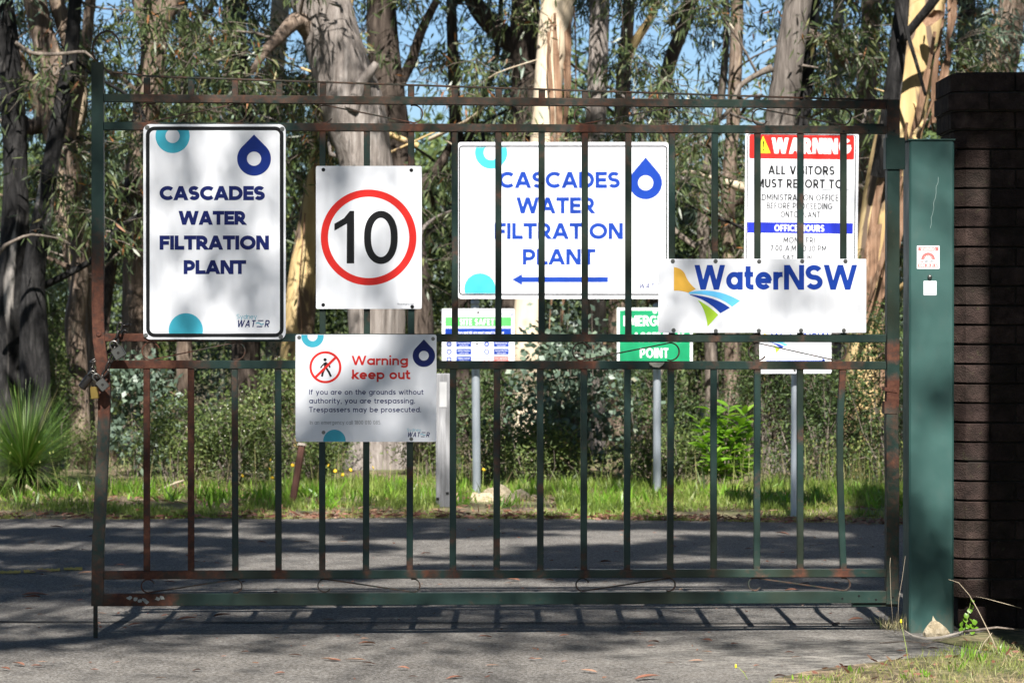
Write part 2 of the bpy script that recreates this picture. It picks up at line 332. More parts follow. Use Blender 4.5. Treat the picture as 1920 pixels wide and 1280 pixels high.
# ------------------------------------------------------------------ lettering: stroke letters of a round geometric sans
def arc(cx, cy, rx, ry, a0, a1, n=14):
    return [(cx + rx*math.cos(R(a0 + (a1 - a0)*i/n)), cy + ry*math.sin(R(a0 + (a1 - a0)*i/n))) for i in range(n + 1)]
def glyph(ch, w, xh=0.72):
    """cap height 1, stroke w -> (advance width, [(points, extend_and_clip)])"""
    t = w/2; E = 1 - t
    def bowl(x0, y0, y1, W_, ):           # D-shaped right bowl from stem
        r = (y1 - y0)/2; return [(x0, y0)] + [(W_ - t - r, y0)] + arc(W_ - t - r, (y0 + y1)/2, r, r, -90, 90) + [(x0, y1)]
    def rnd(cx, rx, ry, cy, a0=0, a1=360): return arc(cx, cy, rx, ry, a0, a1, 28)
    U = ch
    if U == ' ': return 0.34, []
    if U == 'A': return .90, [([(t*.9, 0), (.45, 1)], 1), ([(.90 - t*.9, 0), (.45, 1)], 1), ([(.2, .30), (.70, .30)], 0)]
    if U == 'B': return .72, [([(t, 0), (t, 1)], 0), (bowl(t, t, .53, .72), 0), (bowl(t, .53, E, .68), 0)]
    if U == 'C': return .85, [(rnd(.5, .5 - t, .5 - t, .5, 45, 315), 0)]
    if U == 'D': return .86, [([(t, 0), (t, 1)], 0), ([(t, t), (.38, t)] + arc(.86 - t - (.48 - t), .5, .48 - t, .5 - t, -90, 90) + [(t, E)], 0)]
    if U == 'E': return .64, [([(t, 0), (t, 1)], 0), ([(t, t), (.64, t)], 0), ([(t, .5), (.6, .5)], 0), ([(t, E), (.64, E)], 0)]
    if U == 'F': return .62, [([(t, 0), (t, 1)], 0), ([(t, .48), (.57, .48)], 0), ([(t, E), (.62, E)], 0)]
    if U == 'G': return .95, [(rnd(.5, .5 - t, .5 - t, .5, 45, 352), 0), ([(.52, .47), (.96, .47)], 0)]
    if U == 'H': return .78, [([(t, 0), (t, 1)], 0), ([(.78 - t, 0), (.78 - t, 1)], 0), ([(t, .5), (.78 - t, .5)], 0)]
    if U in 'Il': return w, [([(t, 0), (t, 1)], 0)]
    if U == 'J': return .5, [([(.5 - t, 1), (.5 - t, .28)] + arc(.28 - t*.4, .28, .22 - t*.6, .28 - t, 0, -150), 0)]
    if U == 'K': return .74, [([(t, 0), (t, 1)], 0), ([(t, .34), (.66, 1)], 1), ([(.26, .55), (.70, 0)], 1)]
    if U == 'L': return .58, [([(t, 0), (t, 1)], 0), ([(t, t), (.58, t)], 0)]
    if U == 'M': return .96, [([(t, 0), (t, 1)], 0), ([(.96 - t, 0), (.96 - t, 1)], 0), ([(t*1.1, 1), (.48, .28)], 1), ([(.96 - t*1.1, 1), (.48, .28)], 1)]
    if U == 'N': return .80, [([(t, 0), (t, 1)], 0), ([(.80 - t, 0), (.80 - t, 1)], 0), ([(t*1.15, 1), (.80 - t*1.15, 0)], 1)]
    if U == 'O': return 1.0, [(rnd(.5, .5 - t, .5 - t, .5), 0)]
    if U == 'P': return .70, [([(t, 0), (t, 1)], 0), (bowl(t, .38, E, .70), 0)]
    if U == 'Q': return 1.0, [(rnd(.5, .5 - t, .5 - t, .5), 0), ([(.55, .4), (.95, 0)], 1)]
    if U == 'R': return .74, [([(t, 0), (t, 1)], 0), (bowl(t, .38, E, .71), 0), ([(.36, .40), (.66, 0)], 1)]
    if U == 'S':
        r = (1 - w)/4; W_ = .68; rx = W_/2 - t
        return W_, [(arc(W_/2, E - r, rx, r, 28, 270, 18) + arc(W_/2, t + r, rx, r, 90, -152, 18)[1:], 0)]
    if U == 'T': return .72, [([(.36, 0), (.36, 1)], 0), ([(0, E), (.72, E)], 0)]
    if U == 'U': return .76, [([(t, 1), (t, .38)] + arc(.38, .38, .38 - t, .38 - t, 180, 360) + [(.76 - t, 1)], 0)]
    if U == 'V': return .86, [([(t*.9, 1), (.43, 0)], 1), ([(.86 - t*.9, 1), (.43, 0)], 1)]
    if U == 'W': return 1.30, [([(t*.9, 1), (.36, 0)], 1), ([(.36, 0), (.65, 1)], 1), ([(.65, 1), (.94, 0)], 1), ([(1.30 - t*.9, 1), (.94, 0)], 1)]
    if U == 'X': return .8, [([(t, 0), (.8 - t, 1)], 1), ([(t, 1), (.8 - t, 0)], 1)]
    if U == 'Y': return .82, [([(.41, 0), (.41, .45)], 0), ([(t*.9, 1), (.41, .42)], 1), ([(.82 - t*.9, 1), (.41, .42)], 1)]
    if U == 'Z': return .7, [([(0, t), (.7, t)], 0), ([(0, E), (.7, E)], 0), ([(t*1.2, 0), (.7 - t*1.2, 1)], 1)]
    if U == '0': return .66, [(rnd(.33, .33 - t, .5 - t, .5), 0)]
    if U == '1': return .36, [([(.36 - t, 0), (.36 - t, 1)], 0), ([(0, .78), (.3, 1 - t*.4)], 0)]
    if U == '2': return .62, [(arc(.31, .69, .31 - t, .31 - t, 160, -35) + [(t, t*1.3)], 0), ([(0, t), (.62, t)], 0)]
    if U == '3': return .62, [(arc(.31, .74, .27 - t, .26 - t, 150, -90), 0), (arc(.31, .28, .31 - t, .28 - t, 90, -150), 0)]
    if U == '5': return .62, [([(.58, E), (.14, E)], 0), ([(.14, 1), (.12, .5)], 0), (arc(.30, .33, .32 - t, .33 - t, 125, -150), 0)]
    if U == '6': return .64, [(rnd(.32, .32 - t, .32 - t, .32), 0), ([(.42, 1), (t*1.2, .40)], 1)]
    if U == '7': return .6, [([(0, E), (.6, E)], 0), ([(.55, 1), (.2, 0)], 1)]
    if U == '8': return .64, [(rnd(.32, .28 - t, .26 - t*.9, .74), 0), (rnd(.32, .32 - t, .28 - t*.9, .28), 0)]
    if U == '.': return w, [([(t, 0), (t, w)], 0)]
    if U == ',': return w, [([(t*1.2, w), (t*.5, -w*.8)], 0)]
    if U == '-': return .36, [([(0, .42), (.36, .42)], 0)]
    # lower case
    r = xh/2; q = r - t
    def o_(cx=r): return (rnd(cx, q, q, r), 0)
    if U == 'a': return xh, [o_(), ([(xh - t, 0), (xh - t, xh)], 0)]
    if U == 'b': return xh, [o_(), ([(t, 0), (t, 1)], 0)]
    if U == 'c': return xh*.86, [(rnd(r, q, q, r, 48, 312), 0)]
    if U == 'd': return xh, [o_(), ([(xh - t, 0), (xh - t, 1)], 0)]
    if U == 'e': return xh, [(rnd(r, q, q, r, 0, 318), 0), ([(t, r), (xh - t*.3, r)], 0)]
    if U == 'f': return .42, [([(.17, 0), (.17, .78)] + arc(.34, .78, .17, 1 - t - .78, 180, 90, 8) + [(.42, E)], 0), ([(0, xh - t), (.40, xh - t)], 0)]
    if U == 'g': return xh, [o_(), ([(xh - t, xh), (xh - t, -.02)] + arc(r, -.02, q, .26 - t, 0, -150, 12), 0)]
    if U == 'h': return .62, [([(t, 0), (t, 1)], 0), ([(t, xh*.5)] + arc(.31, xh - (.31 - t) - t, .31 - t, .31 - t, 180, 0) + [(.62 - t, 0)], 0)]
    if U == 'i': return w, [([(t, 0), (t, xh)], 0), ([(t, .84), (t, .84 + w)], 0)]
    if U == 'k': return .60, [([(t, 0), (t, 1)], 0), ([(t, .24), (.54, xh)], 2), ([(.2, .42), (.57, 0)], 2)]
    if U == 'm': return .98, [([(t, 0), (t, xh)], 0)] + [([(x, xh*.5)] + arc(x + .245 - t*.5, xh - t - (.245 - t*.5), .245 - t*.5, .245 - t*.5, 180, 0) + [(x + .49 - t, 0)], 0) for x in (t, .49)]
    if U == 'n': return .62, [([(t, 0), (t, xh)], 0), ([(t, xh*.5)] + arc(.31, xh - (.31 - t) - t, .31 - t, .31 - t, 180, 0) + [(.62 - t, 0)], 0)]
    if U == 'o': return xh, [o_()]
    if U == 'p': return xh, [o_(), ([(t, -.28), (t, xh)], 0)]
    if U == 'r': return .42, [([(t, 0), (t, xh)], 0), (arc(.36, xh*.55, .36 - t, xh*.45 - t, 180, 85, 8) + [(.42, xh - t)], 0)]
    if U == 's':
        rr = (xh - w)/4; W_ = .52; rx = W_/2 - t
        return W_, [(arc(W_/2, xh - t - rr, rx, rr, 28, 270, 12) + arc(W_/2, t + rr, rx, rr, 90, -152, 12)[1:], 0)]
    if U == 't': return .42, [([(.17, .95), (.17, .2)] + arc(.34, .2, .17, .2 - t, 180, 270, 6) + [(.42, t)], 0), ([(0, xh - t), (.40, xh - t)], 0)]
    if U == 'u': return .62, [([(.62 - t, 0), (.62 - t, xh)], 0), ([(t, xh), (t, .31)] + arc(.31, .31, .31 - t, .31 - t, 180, 360) + [(.62 - t, .31)], 0)]
    if U == 'w': return 1.0, [([(t*.9, xh), (.28, 0)], 2), ([(.28, 0), (.5, xh)], 2), ([(.5, xh), (.72, 0)], 2), ([(1.0 - t*.9, xh), (.72, 0)], 2)]
    if U == 'y': return .68, [([(t*.9, xh), (.37, .02)], 2), ([(.68 - t*.9, xh), (.22, -.28)], 3)]
    return .5, []
def clip_poly(p, ax, lim, keep_ge):
    out = []; n = len(p)
    for i in range(n):
        a, b = p[i], p[(i + 1) % n]; ia = (a[ax] >= lim) == keep_ge or a[ax] == lim; ib = (b[ax] >= lim) == keep_ge or b[ax] == lim
        if ia: out.append(a)
        if ia != ib:
            f = (lim - a[ax])/(b[ax] - a[ax]); out.append((a[0] + (b[0] - a[0])*f, a[1] + (b[1] - a[1])*f))
    return out
def ribbon(pts, w):
    """centre line -> quads with mitred joints"""
    q = [pts[0]]
    for p in pts[1:]:
        if math.hypot(p[0] - q[-1][0], p[1] - q[-1][1]) > 1e-5: q.append(p)
    pts = q
    n = len(pts); closed = n > 3 and abs(pts[0][0] - pts[-1][0]) < 1e-6 and abs(pts[0][1] - pts[-1][1]) < 1e-6
    L, Rr = [], []
    for i in range(n):
        a = pts[i - 1] if i > 0 else (pts[-2] if closed else None); b = pts[i]; c = pts[i + 1] if i < n - 1 else (pts[1] if closed else None)
        d1 = Vector((b[0] - a[0], b[1] - a[1])) if a else None; d2 = Vector((c[0] - b[0], c[1] - b[1])) if c else None
        if d1 is not None and d1.length < 1e-9: d1 = None
        if d2 is not None and d2.length < 1e-9: d2 = None
        if d1 is None: d1 = d2
        if d2 is None: d2 = d1
        d1 = d1.normalized(); d2 = d2.normalized(); n1 = Vector((-d1.y, d1.x)); n2 = Vector((-d2.y, d2.x)); m = (n1 + n2)
        m = n1 if m.length < 0.2 else m.normalized(); k = w/2/max(0.35, m.dot(n1))
        L.append((b[0] + m.x*k, b[1] + m.y*k)); Rr.append((b[0] - m.x*k, b[1] - m.y*k))
    return [[L[i], Rr[i], Rr[i + 1], L[i + 1]] for i in range(n - 1)]
def text_polys(s, x0, x1, yb, yt, weight=0.19, gap=0.10, slant=0.0, space=0.30):
    """polygons in picture px, text fitted between x0..x1, baseline yb, cap top yt"""
    h = yb - yt; gl = []; tot = 0
    for ch in s:
        wd, st = glyph(ch, weight)
        if ch == ' ': wd = space
        gl.append((tot, wd, st)); tot += wd + gap
    tot -= gap; k = (x1 - x0)/(tot*h) if tot else 1
    out = []
    for (o, wd, st) in gl:
        for si, (pts, ext) in enumerate(st):
            t_ = weight/2; kk = (k*wd - weight)/(wd - weight) if wd - weight > .05 else 0
            kk = max(kk, .15*(wd - weight > .05)); x_ = k*o + t_ if kk else k*(o + wd/2)
            q = [(x_ + (p[0] - t_)*kk, p[1]) for p in pts]
            if ext:
                (ax, ay), (bx, by) = q[0], q[-1]; d = math.hypot(bx - ax, by - ay); ux, uy = (bx - ax)/d*weight*.9, (by - ay)/d*weight*.9
                q = [(ax - ux, ay - uy), (bx + ux, by + uy)]
            for f in ribbon(q, weight):
                if ext: 
                    lo = 0 if ext < 3 else -.28; hi = 1 if ext == 1 else .72
                    f = clip_poly(clip_poly(f, 1, lo, True), 1, hi, False)
                if len(f) >= 3: out.append(([(x0 + (p[0] + slant*p[1])*h, yb - p[1]*h) for p in f], si))
    return out
# ------------------------------------------------------------------ flat sign with printed parts
class Sign:
    def __init__(s, name, label, cat, rect, Y=None, off=-0.024, rad=8, group=None, tilt=0.0, mat=None, back=True, thick=0.002):
        s.x0, s.y0, s.x1, s.y1 = rect; s.Y = Y; s.lay = 0
        cx = (s.x0 + s.x1)/2; s.cx = cx; s.yb = s.y1
        if Y is None:
            u, z = s.raw(cx, s.y1); a = GPHI
            loc = Matrix.Rotation(a, 3, 'Z') @ Vector((u, off, 0)) + Vector((0, 12, z)); rz = a
        else:
            u, z = s.raw(cx, s.y1); loc = Vector((u, Y, z)); rz = 0
        s.o = (u, z); s.e = empty(name, loc, rz, label, cat, group)
        if tilt: s.e.rotation_euler[1] = tilt
        s.th = thick
        pts = s.rr(s.x0, s.y0, s.x1, s.y1, rad); n = len(pts); mb = MB()
        f = [s.L(p, 0) for p in pts]; b = [s.L(p, -thick) for p in pts]
        mb.add(f + b, [tuple(range(n)), tuple(range(2*n - 1, n - 1, -1))] + [((i + 1) % n, i, n + i, n + (i + 1) % n) for i in range(n)])
        mb.build('panel', mat or MWHITE, s.e)
    def raw(s, px, py):
        if s.Y is None: return G(px, py)
        p = W(px, py, s.Y); return (p[0], p[2])
    def L(s, p, d):                                  # px -> local metres, d = height above the face
        u, z = s.raw(*p); return (u - s.o[0], -d, z - s.o[1])
    def rr(s, x0, y0, x1, y1, r, n=6):
        if r <= 0: return [(x0, y0), (x0, y1), (x1, y1), (x1, y0)]
        o = []
        for cx, cy, a in ((x0 + r, y0 + r, 270), (x0 + r, y1 - r, 180), (x1 - r, y1 - r, 90), (x1 - r, y0 + r, 0)):
            for i in range(n + 1): b = R(a - 90*i/n); o.append((cx + r*math.cos(b), cy - r*math.sin(b)) if False else (cx + r*math.cos(b), cy + r*math.sin(b)))
        return o
    def polys(s, name, ps, mat, lvl=1, label=None):
        mb = MB(); e = 0.0004*lvl
        for p in ps:
            if isinstance(p, tuple): p, k = p
            else: k = 0
            v = [s.L(q, e + 0.00006*k) for q in p]
            ar = sum(v[i][0]*v[(i + 1) % len(v)][2] - v[(i + 1) % len(v)][0]*v[i][2] for i in range(len(v)))
            if ar < 0: v = v[::-1]
            mb.add(v, [tuple(range(len(v)))])
        o = mb.build(name, mat, s.e)
        if label: o['label'] = label
        return o
    def rect(s, name, x0, y0, x1, y1, mat, lvl=1, r=0): return s.polys(name, [s.rr(x0, y0, x1, y1, r)], mat, lvl)
    def frame(s, name, x0, y0, x1, y1, t, r, mat, lvl=1):
        a = s.rr(x0, y0, x1, y1, r); b = s.rr(x0 + t, y0 + t, x1 - t, y1 - t, max(r - t, 0.5)); n = len(a)
        return s.polys(name, [[a[i], a[(i + 1) % n], b[(i + 1) % n], b[i]] for i in range(n)], mat, lvl)
    def ring(s, name, cx, cy, ro, ri, mat, lvl=1, ymin=None, ymax=None, n=56, xmin=None):
        ps = []
        for i in range(n):
            a, b = 2*math.pi*i/n, 2*math.pi*(i + 1)/n
            c = lambda r, t: (cx + r*math.cos(t), cy + r*math.sin(t))
            q = [c(ro, a), c(ro, b), c(ri, b), c(ri, a)] if ri > 0 else [c(ro, a), c(ro, b), (cx, cy)]
            if ymin is not None: q = clip_poly(q, 1, ymin, True)
            if len(q) > 2 and ymax is not None: q = clip_poly(q, 1, ymax, False)
            if len(q) > 2: ps.append(q)
        return s.polys(name, ps, mat, lvl)
    def drop(s, cx, cy, ro, apex, ri, mat, lvl=2):
        be = math.acos(ro/apex); ps = []; n = 72
        def o(t):
            ph = (t + math.pi) % (2*math.pi) - math.pi
            r = ro/math.cos(be - abs(ph)) if abs(ph) < be else ro
            return (cx + r*math.sin(ph), cy - r*math.cos(ph))
        for i in range(n):
            a, b = 2*math.pi*i/n, 2*math.pi*(i + 1)/n
            ps.append([o(a), o(b), (cx + ri*math.sin(b), cy - ri*math.cos(b)), (cx + ri*math.sin(a), cy - ri*math.cos(a))])
        return s.polys('drop_emblem', ps, mat, lvl)
    def text(s, t, x0, x1, yb, yt, mat, wt=0.19, lvl=2, name='lettering', **k): return s.polys(name, text_polys(t, x0, x1, yb, yt, wt, **k), mat, lvl)
    def lines(s, rows, mat, wt=0.19, lvl=2, name='lettering', **k):
        for (t, x0, x1, yb, yt) in rows: s.text(t, x0, x1, yb, yt, mat, wt, lvl, name, **k)
    def screws(s, pts, r=3.2, mat=None):
        for (x, y) in pts:
            m = MB(); u0 = s.L((x, y), 0); rr = r/440*(1 if s.Y is None else s.Y/12)
            for (rad, d0, d1, nn) in ((rr*1.35, 0, .001, 14), (rr*.85, .001, .004, 6)):
                vs = [(u0[0] + rad*math.cos(2*math.pi*i/nn), -d, u0[2] + rad*math.sin(2*math.pi*i/nn)) for d in (d0, d1) for i in range(nn)]
                m.add(vs, [tuple(range(nn, 2*nn))] + [(i, (i + 1) % nn, nn + (i + 1) % nn, nn + i) for i in range(nn)])
            m.build('screw', mat or M_ZINC, s.e)
def utility_logo(s, x0, x1, y_top, y_mid, yb, m1, m2, wt=0.16):
    """small slanted word pair at the foot of the utility's signs"""
    s.text('Sydney', x0, x0 + (x1 - x0)*.60, y_mid - 3*(yb - y_mid)/16, y_top, m1, 0.09, gap=.12)
    hgt = yb - y_mid; k = (x1 - x0 - .2*hgt)
    s.text('WAT', x0, x0 + k*.56, yb, y_mid, m2, wt, slant=.2, gap=.2)
    ex = x0 + k*.62; ew = k*.17                  # the E is three bars, the middle one a wave
    sl = lambda x, f: x + .2*hgt*f
    for f in (0.0, 0.86):
        s.polys('lettering', [[(sl(ex, f), yb - hgt*f), (sl(ex + ew, f), yb - hgt*f), (sl(ex + ew, f + .14), yb - hgt*(f + .14)), (sl(ex, f + .14), yb - hgt*(f + .14))]], m2, 2)
    wv = [(sl(ex - ew*.25 + ew*1.4*i/14, .5), yb - hgt*(.5 + .13*math.sin(i/14*6.28))) for i in range(15)]
    s.polys('lettering', [(q, 0) for q in ribbon(wv, hgt*.12)], m1, 3)
    s.text('R', x0 + k*.86, x0 + k, yb, y_mid, m2, wt, slant=.2)
def water_emblem(s, f, mats, lvl=2):
    """fan of four blades; f maps reference px (of the large sign) to this sign's px"""
    def curve(a, b, c, n=10): return [((1 - t)**2*a[0] + 2*t*(1 - t)*b[0] + t*t*c[0], (1 - t)**2*a[1] + 2*t*(1 - t)*b[1] + t*t*c[1]) for t in [i/n for i in range(n + 1)]]
    am = curve((1262, 501), (1279, 503), (1284, 517)) + curve((1284, 517), (1289, 530), (1303, 542))[1:] + curve((1303, 542), (1294, 546), (1289, 549))[1:] + curve((1289, 549), (1276, 544), (1262, 545))[1:]
    cy = curve((1290, 548), (1340, 537), (1386, 564)) + curve((1371, 575), (1341, 549), (1290, 551))
    bl = curve((1292, 552), (1340, 556), (1367, 577)) + curve((1349, 587), (1325, 562), (1292, 553))
    li = curve((1306, 562), (1326, 572), (1345, 590)) + [(1325, 612)] + curve((1325, 612), (1322, 580), (1306, 562))[1:]
    for nme, p, mm in (('emblem_blade', am, mats[0]), ('emblem_blade', cy, mats[1]), ('emblem_blade', bl, mats[2]), ('emblem_blade', li, mats[3])):
        s.polys(nme, [[f(q) for q in p]], mm, lvl)
# ------------------------------------------------------------------ ground, road
def sheet(name, pts, z, m, div=None):
    mb = MB()
    if div:
        x0, x1, y0, y1 = pts; nx, ny = div
        vs = []; 
        for j in range(ny + 1):
            for i in range(nx + 1):
                x = x0 + (x1 - x0)*i/nx; y = y0 + (y1 - y0)*j/ny
                vs.append((x, y, z(x, y)))
        mb.add(vs, [(j*(nx + 1) + i, j*(nx + 1) + i + 1, (j + 1)*(nx + 1) + i + 1, (j + 1)*(nx + 1) + i) for j in range(ny) for i in range(nx)])
    else: mb.add([(x, y, z) for x, y in pts], [tuple(range(len(pts)))])
    o = mb.build(name, m, smooth=True); tag(o, kind='structure'); return o
def road_edge(x):                                   # far edge of the asphalt (depth) at x
    return 19.05 - 0.045*max(0, x + 0.5)**1.6*2.2 if x > -0.5 else 19.05 - 0.03*abs(x + .5)
def wob(x): return 0.035*noise.noise(Vector((x*19, 5, 0))) + 0.02*noise.noise(Vector((x*47, 5, 0))) + 0.10*noise.noise(Vector((x*1.7, 3.1, 0))) + 0.05*noise.noise(Vector((x*6, 1.1, 0)))
sheet('ground', [(-400, -60), (400, -60), (400, 900), (-400, 900)], -0.012, MSOIL)
def verge_z(x, y):
    e = road_edge(max(-14, min(14, x))) if abs(x) < 14 else 18
    t = min(1, max(0, (y - e)/1.2)); return -0.008 + 0.02*t + 0.03*min(1, max(0, (y - e - 2)/4)) + 0.02*noise.noise(Vector((x, y, 0)))*t
sheet('verge', (-14, 14, 17.3, 44, ), verge_z, MSOIL, (112, 90))
ex = [-14 + 28*i/200 for i in range(201)]
far = [(x, road_edge(x) + wob(x)) for x in ex]
sheet('road', [(-14, -12), (14, -12)] + far[::-1], 0.0, MASPH)
# grassed corner in front of the pillar
fc = [(1.02, 10.0), (6, 10.0), (6, 12.6), (2.35, 12.6), (2.0, 12.05), (1.75, 11.75), (1.95, 11.35), (1.55, 11.12), (1.30, 10.9), (1.12, 10.72), (0.98, 10.5), (0.93, 10.3)]
sheet('grassy_corner', fc, 0.004, MSOIL)
# worn yellow road marking at the far left
mb = MB(); rr_ = random.Random(3)
for (xa, xb, y0) in ((-30, 38, 1073), (44, 66, 1072), (70, 112, 1069), (119, 154, 1067)):
    p = [(xa + (xb - xa)*i/14, y0 + (1.5 if rr_.random() < .5 else 0) - 3) for i in range(15)] + [(xb - (xb - xa)*i/14, y0 + 2 + rr_.random()*1.4) for i in range(15)]
    pts = []
    for (x, y) in p: Y = FPX*CAMH/(y - 600); pts.append(((x - 960)/FPX*Y, Y, 0.004))
    mb.add(pts, [tuple(range(len(pts)))])
o = mb.build('road_marking', flat('worn_yellow_paint', (0.42, 0.30, 0.05), 0.8, 0, .35)); tag(o, kind='structure')
# joint across the driveway, its dark line partly painting in shadow under the gate
mb = MB(); n = 160; top = []; bot = []
for i in range(n + 1):
    x = -6 + 7.9*i/n; yy = 12.44 + 0.012*noise.noise(Vector((x*5, 0, 0))) - 0.02*x
    h = 0.014 + 0.010*noise.noise(Vector((x*3, 7, 0))); top.append((x, yy + h, .0045)); bot.append((x, yy - h, .0045))
mb.add(bot + top, [(i, i + 1, n + 2 + i, n + 1 + i) for i in range(n)])
o = mb.build('joint_and_shadow', flat('tar_joint_shadow', (0.012, 0.012, 0.012), 0.9)); tag(o, kind='structure')

# ------------------------------------------------------------------ the gate
gate = empty('gate', (0, 12, 0), GPHI, 'weathered dark green steel tube gate with rusty joints, thin scrolls and a bent left post', 'gate')
RUSTPTS = [(605, 240, 26, .75), (772, 240, 28, .8), (1096, 244, 32, .9), (1259, 246, 18, .7), (1419, 246, 16, .7), (1592, 246, 30, .6), (560, 236, 14, .5),
           (640, 216, 60, .2), (1096, 683, 26, .8), (932, 740, 40, .5), (932, 850, 60, .5), (1013, 735, 20, .4), (1260, 683, 22, .6), (1420, 683, 20, .6), (1578, 705, 45, .75), (1581, 1072, 20, .9),
           (1338, 1080, 14, .5), (805, 1075, 12, .8), (849, 1075, 14, .7), (522, 1075, 16, .7), (600, 1072, 12, .5), (687, 683, 10, .3), (1016, 633, 16, .45), (1096, 633, 24, .6), (930, 688, 40, .35), (1030, 690, 60, .4), (1672, 660, 28, .8), (1668, 735, 40, 1.0), (1675, 860, 22, .7),
           (440, 183, 90, .56), (300, 182, 60, .56), (640, 183, 150, .46), (900, 186, 150, .5), (1150, 190, 170, .5), (1500, 195, 120, .42), (1640, 198, 40, .7), (1670, 230, 34, .6), (1690, 290, 10, .9), (250, 1122, 50, .9), (215, 1122, 30, .7), (300, 1120, 35, .8), (275, 240, 24, .75), (440, 240, 18, .7)]
_r = random.Random(21)
for _ in range(70):
    _x = _r.choice([276, 358, 441, 522, 604, 687, 770, 851, 933, 1014, 1095, 1177, 1259, 1339, 1420, 1500]); RUSTPTS.append((_x, _r.uniform(250, 1065), _r.uniform(5, 26), _r.uniform(.3, .6)))
for _x in (276, 358, 441, 522, 604, 687, 770, 851, 933, 1014, 1095, 1177, 1259, 1339, 1420, 1500): RUSTPTS += [(_x, 1072, _r.uniform(9, 16), _r.uniform(.3, .75)), (_x, 184, _r.uniform(9, 18), _r.uniform(.4, .8)), (_x, 683, _r.uniform(8, 14), _r.uniform(.25, .6)), (_x, 633, _r.uniform(8, 14), _r.uniform(.25, .6))]
def rustf(px, py):
    a = 0.06
    for (x, y, r, k) in RUSTPTS:
        d = math.hypot((px - x), (py - y)*1.3)/r
        if d < 1.3: a = max(a, k*min(1, 1.5*(1.3 - d)))
    if px < 215:                                                # latch post
        if 385 < py < 790: a = max(a, .95*min(1, (py - 385)/160, (790 - py)/40 + .55))
        elif py >= 790: a = max(a, .40)
    if py > 600 and py < 700 and px < 400: a = max(a, .95 - max(0, px - 330)*.011)
    if 690 < py < 1090 and 230 < px < 300: a = max(a, .88)
    if 690 < py < 1090 and 345 < px < 372: a = max(a, .86)
    if 690 < py < 1090 and 430 < px < 455: a = max(a, .5 - abs(py - 800)/600)
    if 1060 < py < 1095 and px < 430: a = max(a, .62)
    if px > 1650 and py > 690: a = max(a, .34)
    return a
def beam(mb, path, wpx, depth, y0=0.0, step=14, ch=0.0022, squash=None, rmin=0.0):
    """path in px, width in px; 8-sided chamfered tube in the gate plane"""
    P = []
    for i in range(len(path) - 1):
        a, b = path[i], path[i + 1]; n = max(1, int(math.hypot(b[0] - a[0], b[1] - a[1])/step))
        for k in range(n): P.append((a[0] + (b[0] - a[0])*k/n, a[1] + (b[1] - a[1])*k/n))
    P.append(path[-1]); n = len(P); hw = wpx/2/440; c = min(ch, hw*.4, depth*.3)
    uv = [Vector(G(*p)) for p in P]; vs = []; at = []
    for i in range(n):
        t1 = (uv[i] - uv[i - 1]).normalized() if i else (uv[1] - uv[0]).normalized(); t2 = (uv[i + 1] - uv[i]).normalized() if i < n - 1 else t1
        t = (t1 + t2).normalized(); k = 1/max(.5, t.dot(t1)); nn = Vector((-t.y, t.x))*k
        for (s, d) in ((-hw, -depth/2 + c), (-hw + c, -depth/2), (hw - c, -depth/2), (hw, -depth/2 + c), (hw, depth/2 - c), (hw - c, depth/2), (-hw + c, depth/2), (-hw, depth/2 - c)):
            q = uv[i] + nn*s; vs.append((q.x, y0 + d, q.y)); at.append(max(rmin, rustf(*P[i])))
    fs = [(i*8 + (k + 1) % 8, i*8 + k, (i + 1)*8 + k, (i + 1)*8 + (k + 1) % 8) for i in range(n - 1) for k in range(8)]
    fs += [tuple(range(8)), tuple(range(n*8 - 1, (n - 1)*8 - 1, -1))]
    mb.add(vs, fs, at)
def gpart(name, path, wpx, depth=0.03, y0=0.0, label=None, **k):
    mb = MB(); beam(mb, path, wpx, depth, y0, **k); o = mb.build(name, MG, gate, attr='rust')
    if label: o['label'] = label
    return o
def xat(line, x): (x0, y0), (x1, y1) = line; return y0 + (y1 - y0)*(x - x0)/(x1 - x0)
RL = {'top': ((196, 184.5), (1660, 197.5)), 'second': ((196, 237), (1660, 244.5)), 'third': ((196, 632.5), (1660, 634.5)), 'fourth': ((203, 683), (1660, 685)), 'lower': ((194, 1077.5), (1660, 1073.5)), 'bottom': ((192, 1124), (1660, 1118.5))}
gpart('rail', RL['top'], 15, .034, label='top rail with flaking paint and rust along its edge'); gpart('rail', RL['second'], 15, .034); gpart('rail', RL['third'], 15, .034); gpart('rail', RL['fourth'], 15.5, .034)
gpart('rail', RL['lower'], 15.5, .034); gpart('rail', RL['bottom'], 22.5, .045, label='deep bottom rail with chipped pale patches')
gpart('post', [(184, 118), (184, 585), (186, 640), (193, 690), (196, 725), (195, 790), (190, 900), (184, 1020), (182.5, 1135)], 22.5, .05, label='bent latch post, green above and bare rust around the chain')
gpart('post', [(1673, 188), (1673, 730), (1671, 800), (1673, 900), (1672, 1131)], 24, .05)
XU = [605, 688, 771, 853, 934.5, 1015.5, 1096.5, 1178, 1259.5, 1340, 1420, 1500.5, 1581]
XUP = [276, 358.5, 441] + [523] + XU
for x in [276, 358.5, 441, 523] + XU:
    gpart('bar', [(x, xat(RL['second'], x) + 7.5), (x, xat(RL['third'], x) - 7.5)], 11.6, .025)
for x in [(275, 275), (358, 358), (440, 441), (521.5, 522), (604, 604), (687, 686), (769, 768), (849.5, 849), (932, 931), (1013, 1013), (1095, 1094.5), (1176.5, 1175.5), (1258, 1256.5), (1338, 1338), (1420, 1419), (1500, 1500.5)]:
    gpart('bar', [(x[0], xat(RL['fourth'], x[0]) + 7.7), (x[1], xat(RL['lower'], x[1]) - 7.7)], 12, .025)
gpart('bar', [(1580, 693), (1575, 790), (1575, 880), (1578, 980), (1581.5, 1066)], 12, .025, label='bowed last bar with a rusty weld at its foot')
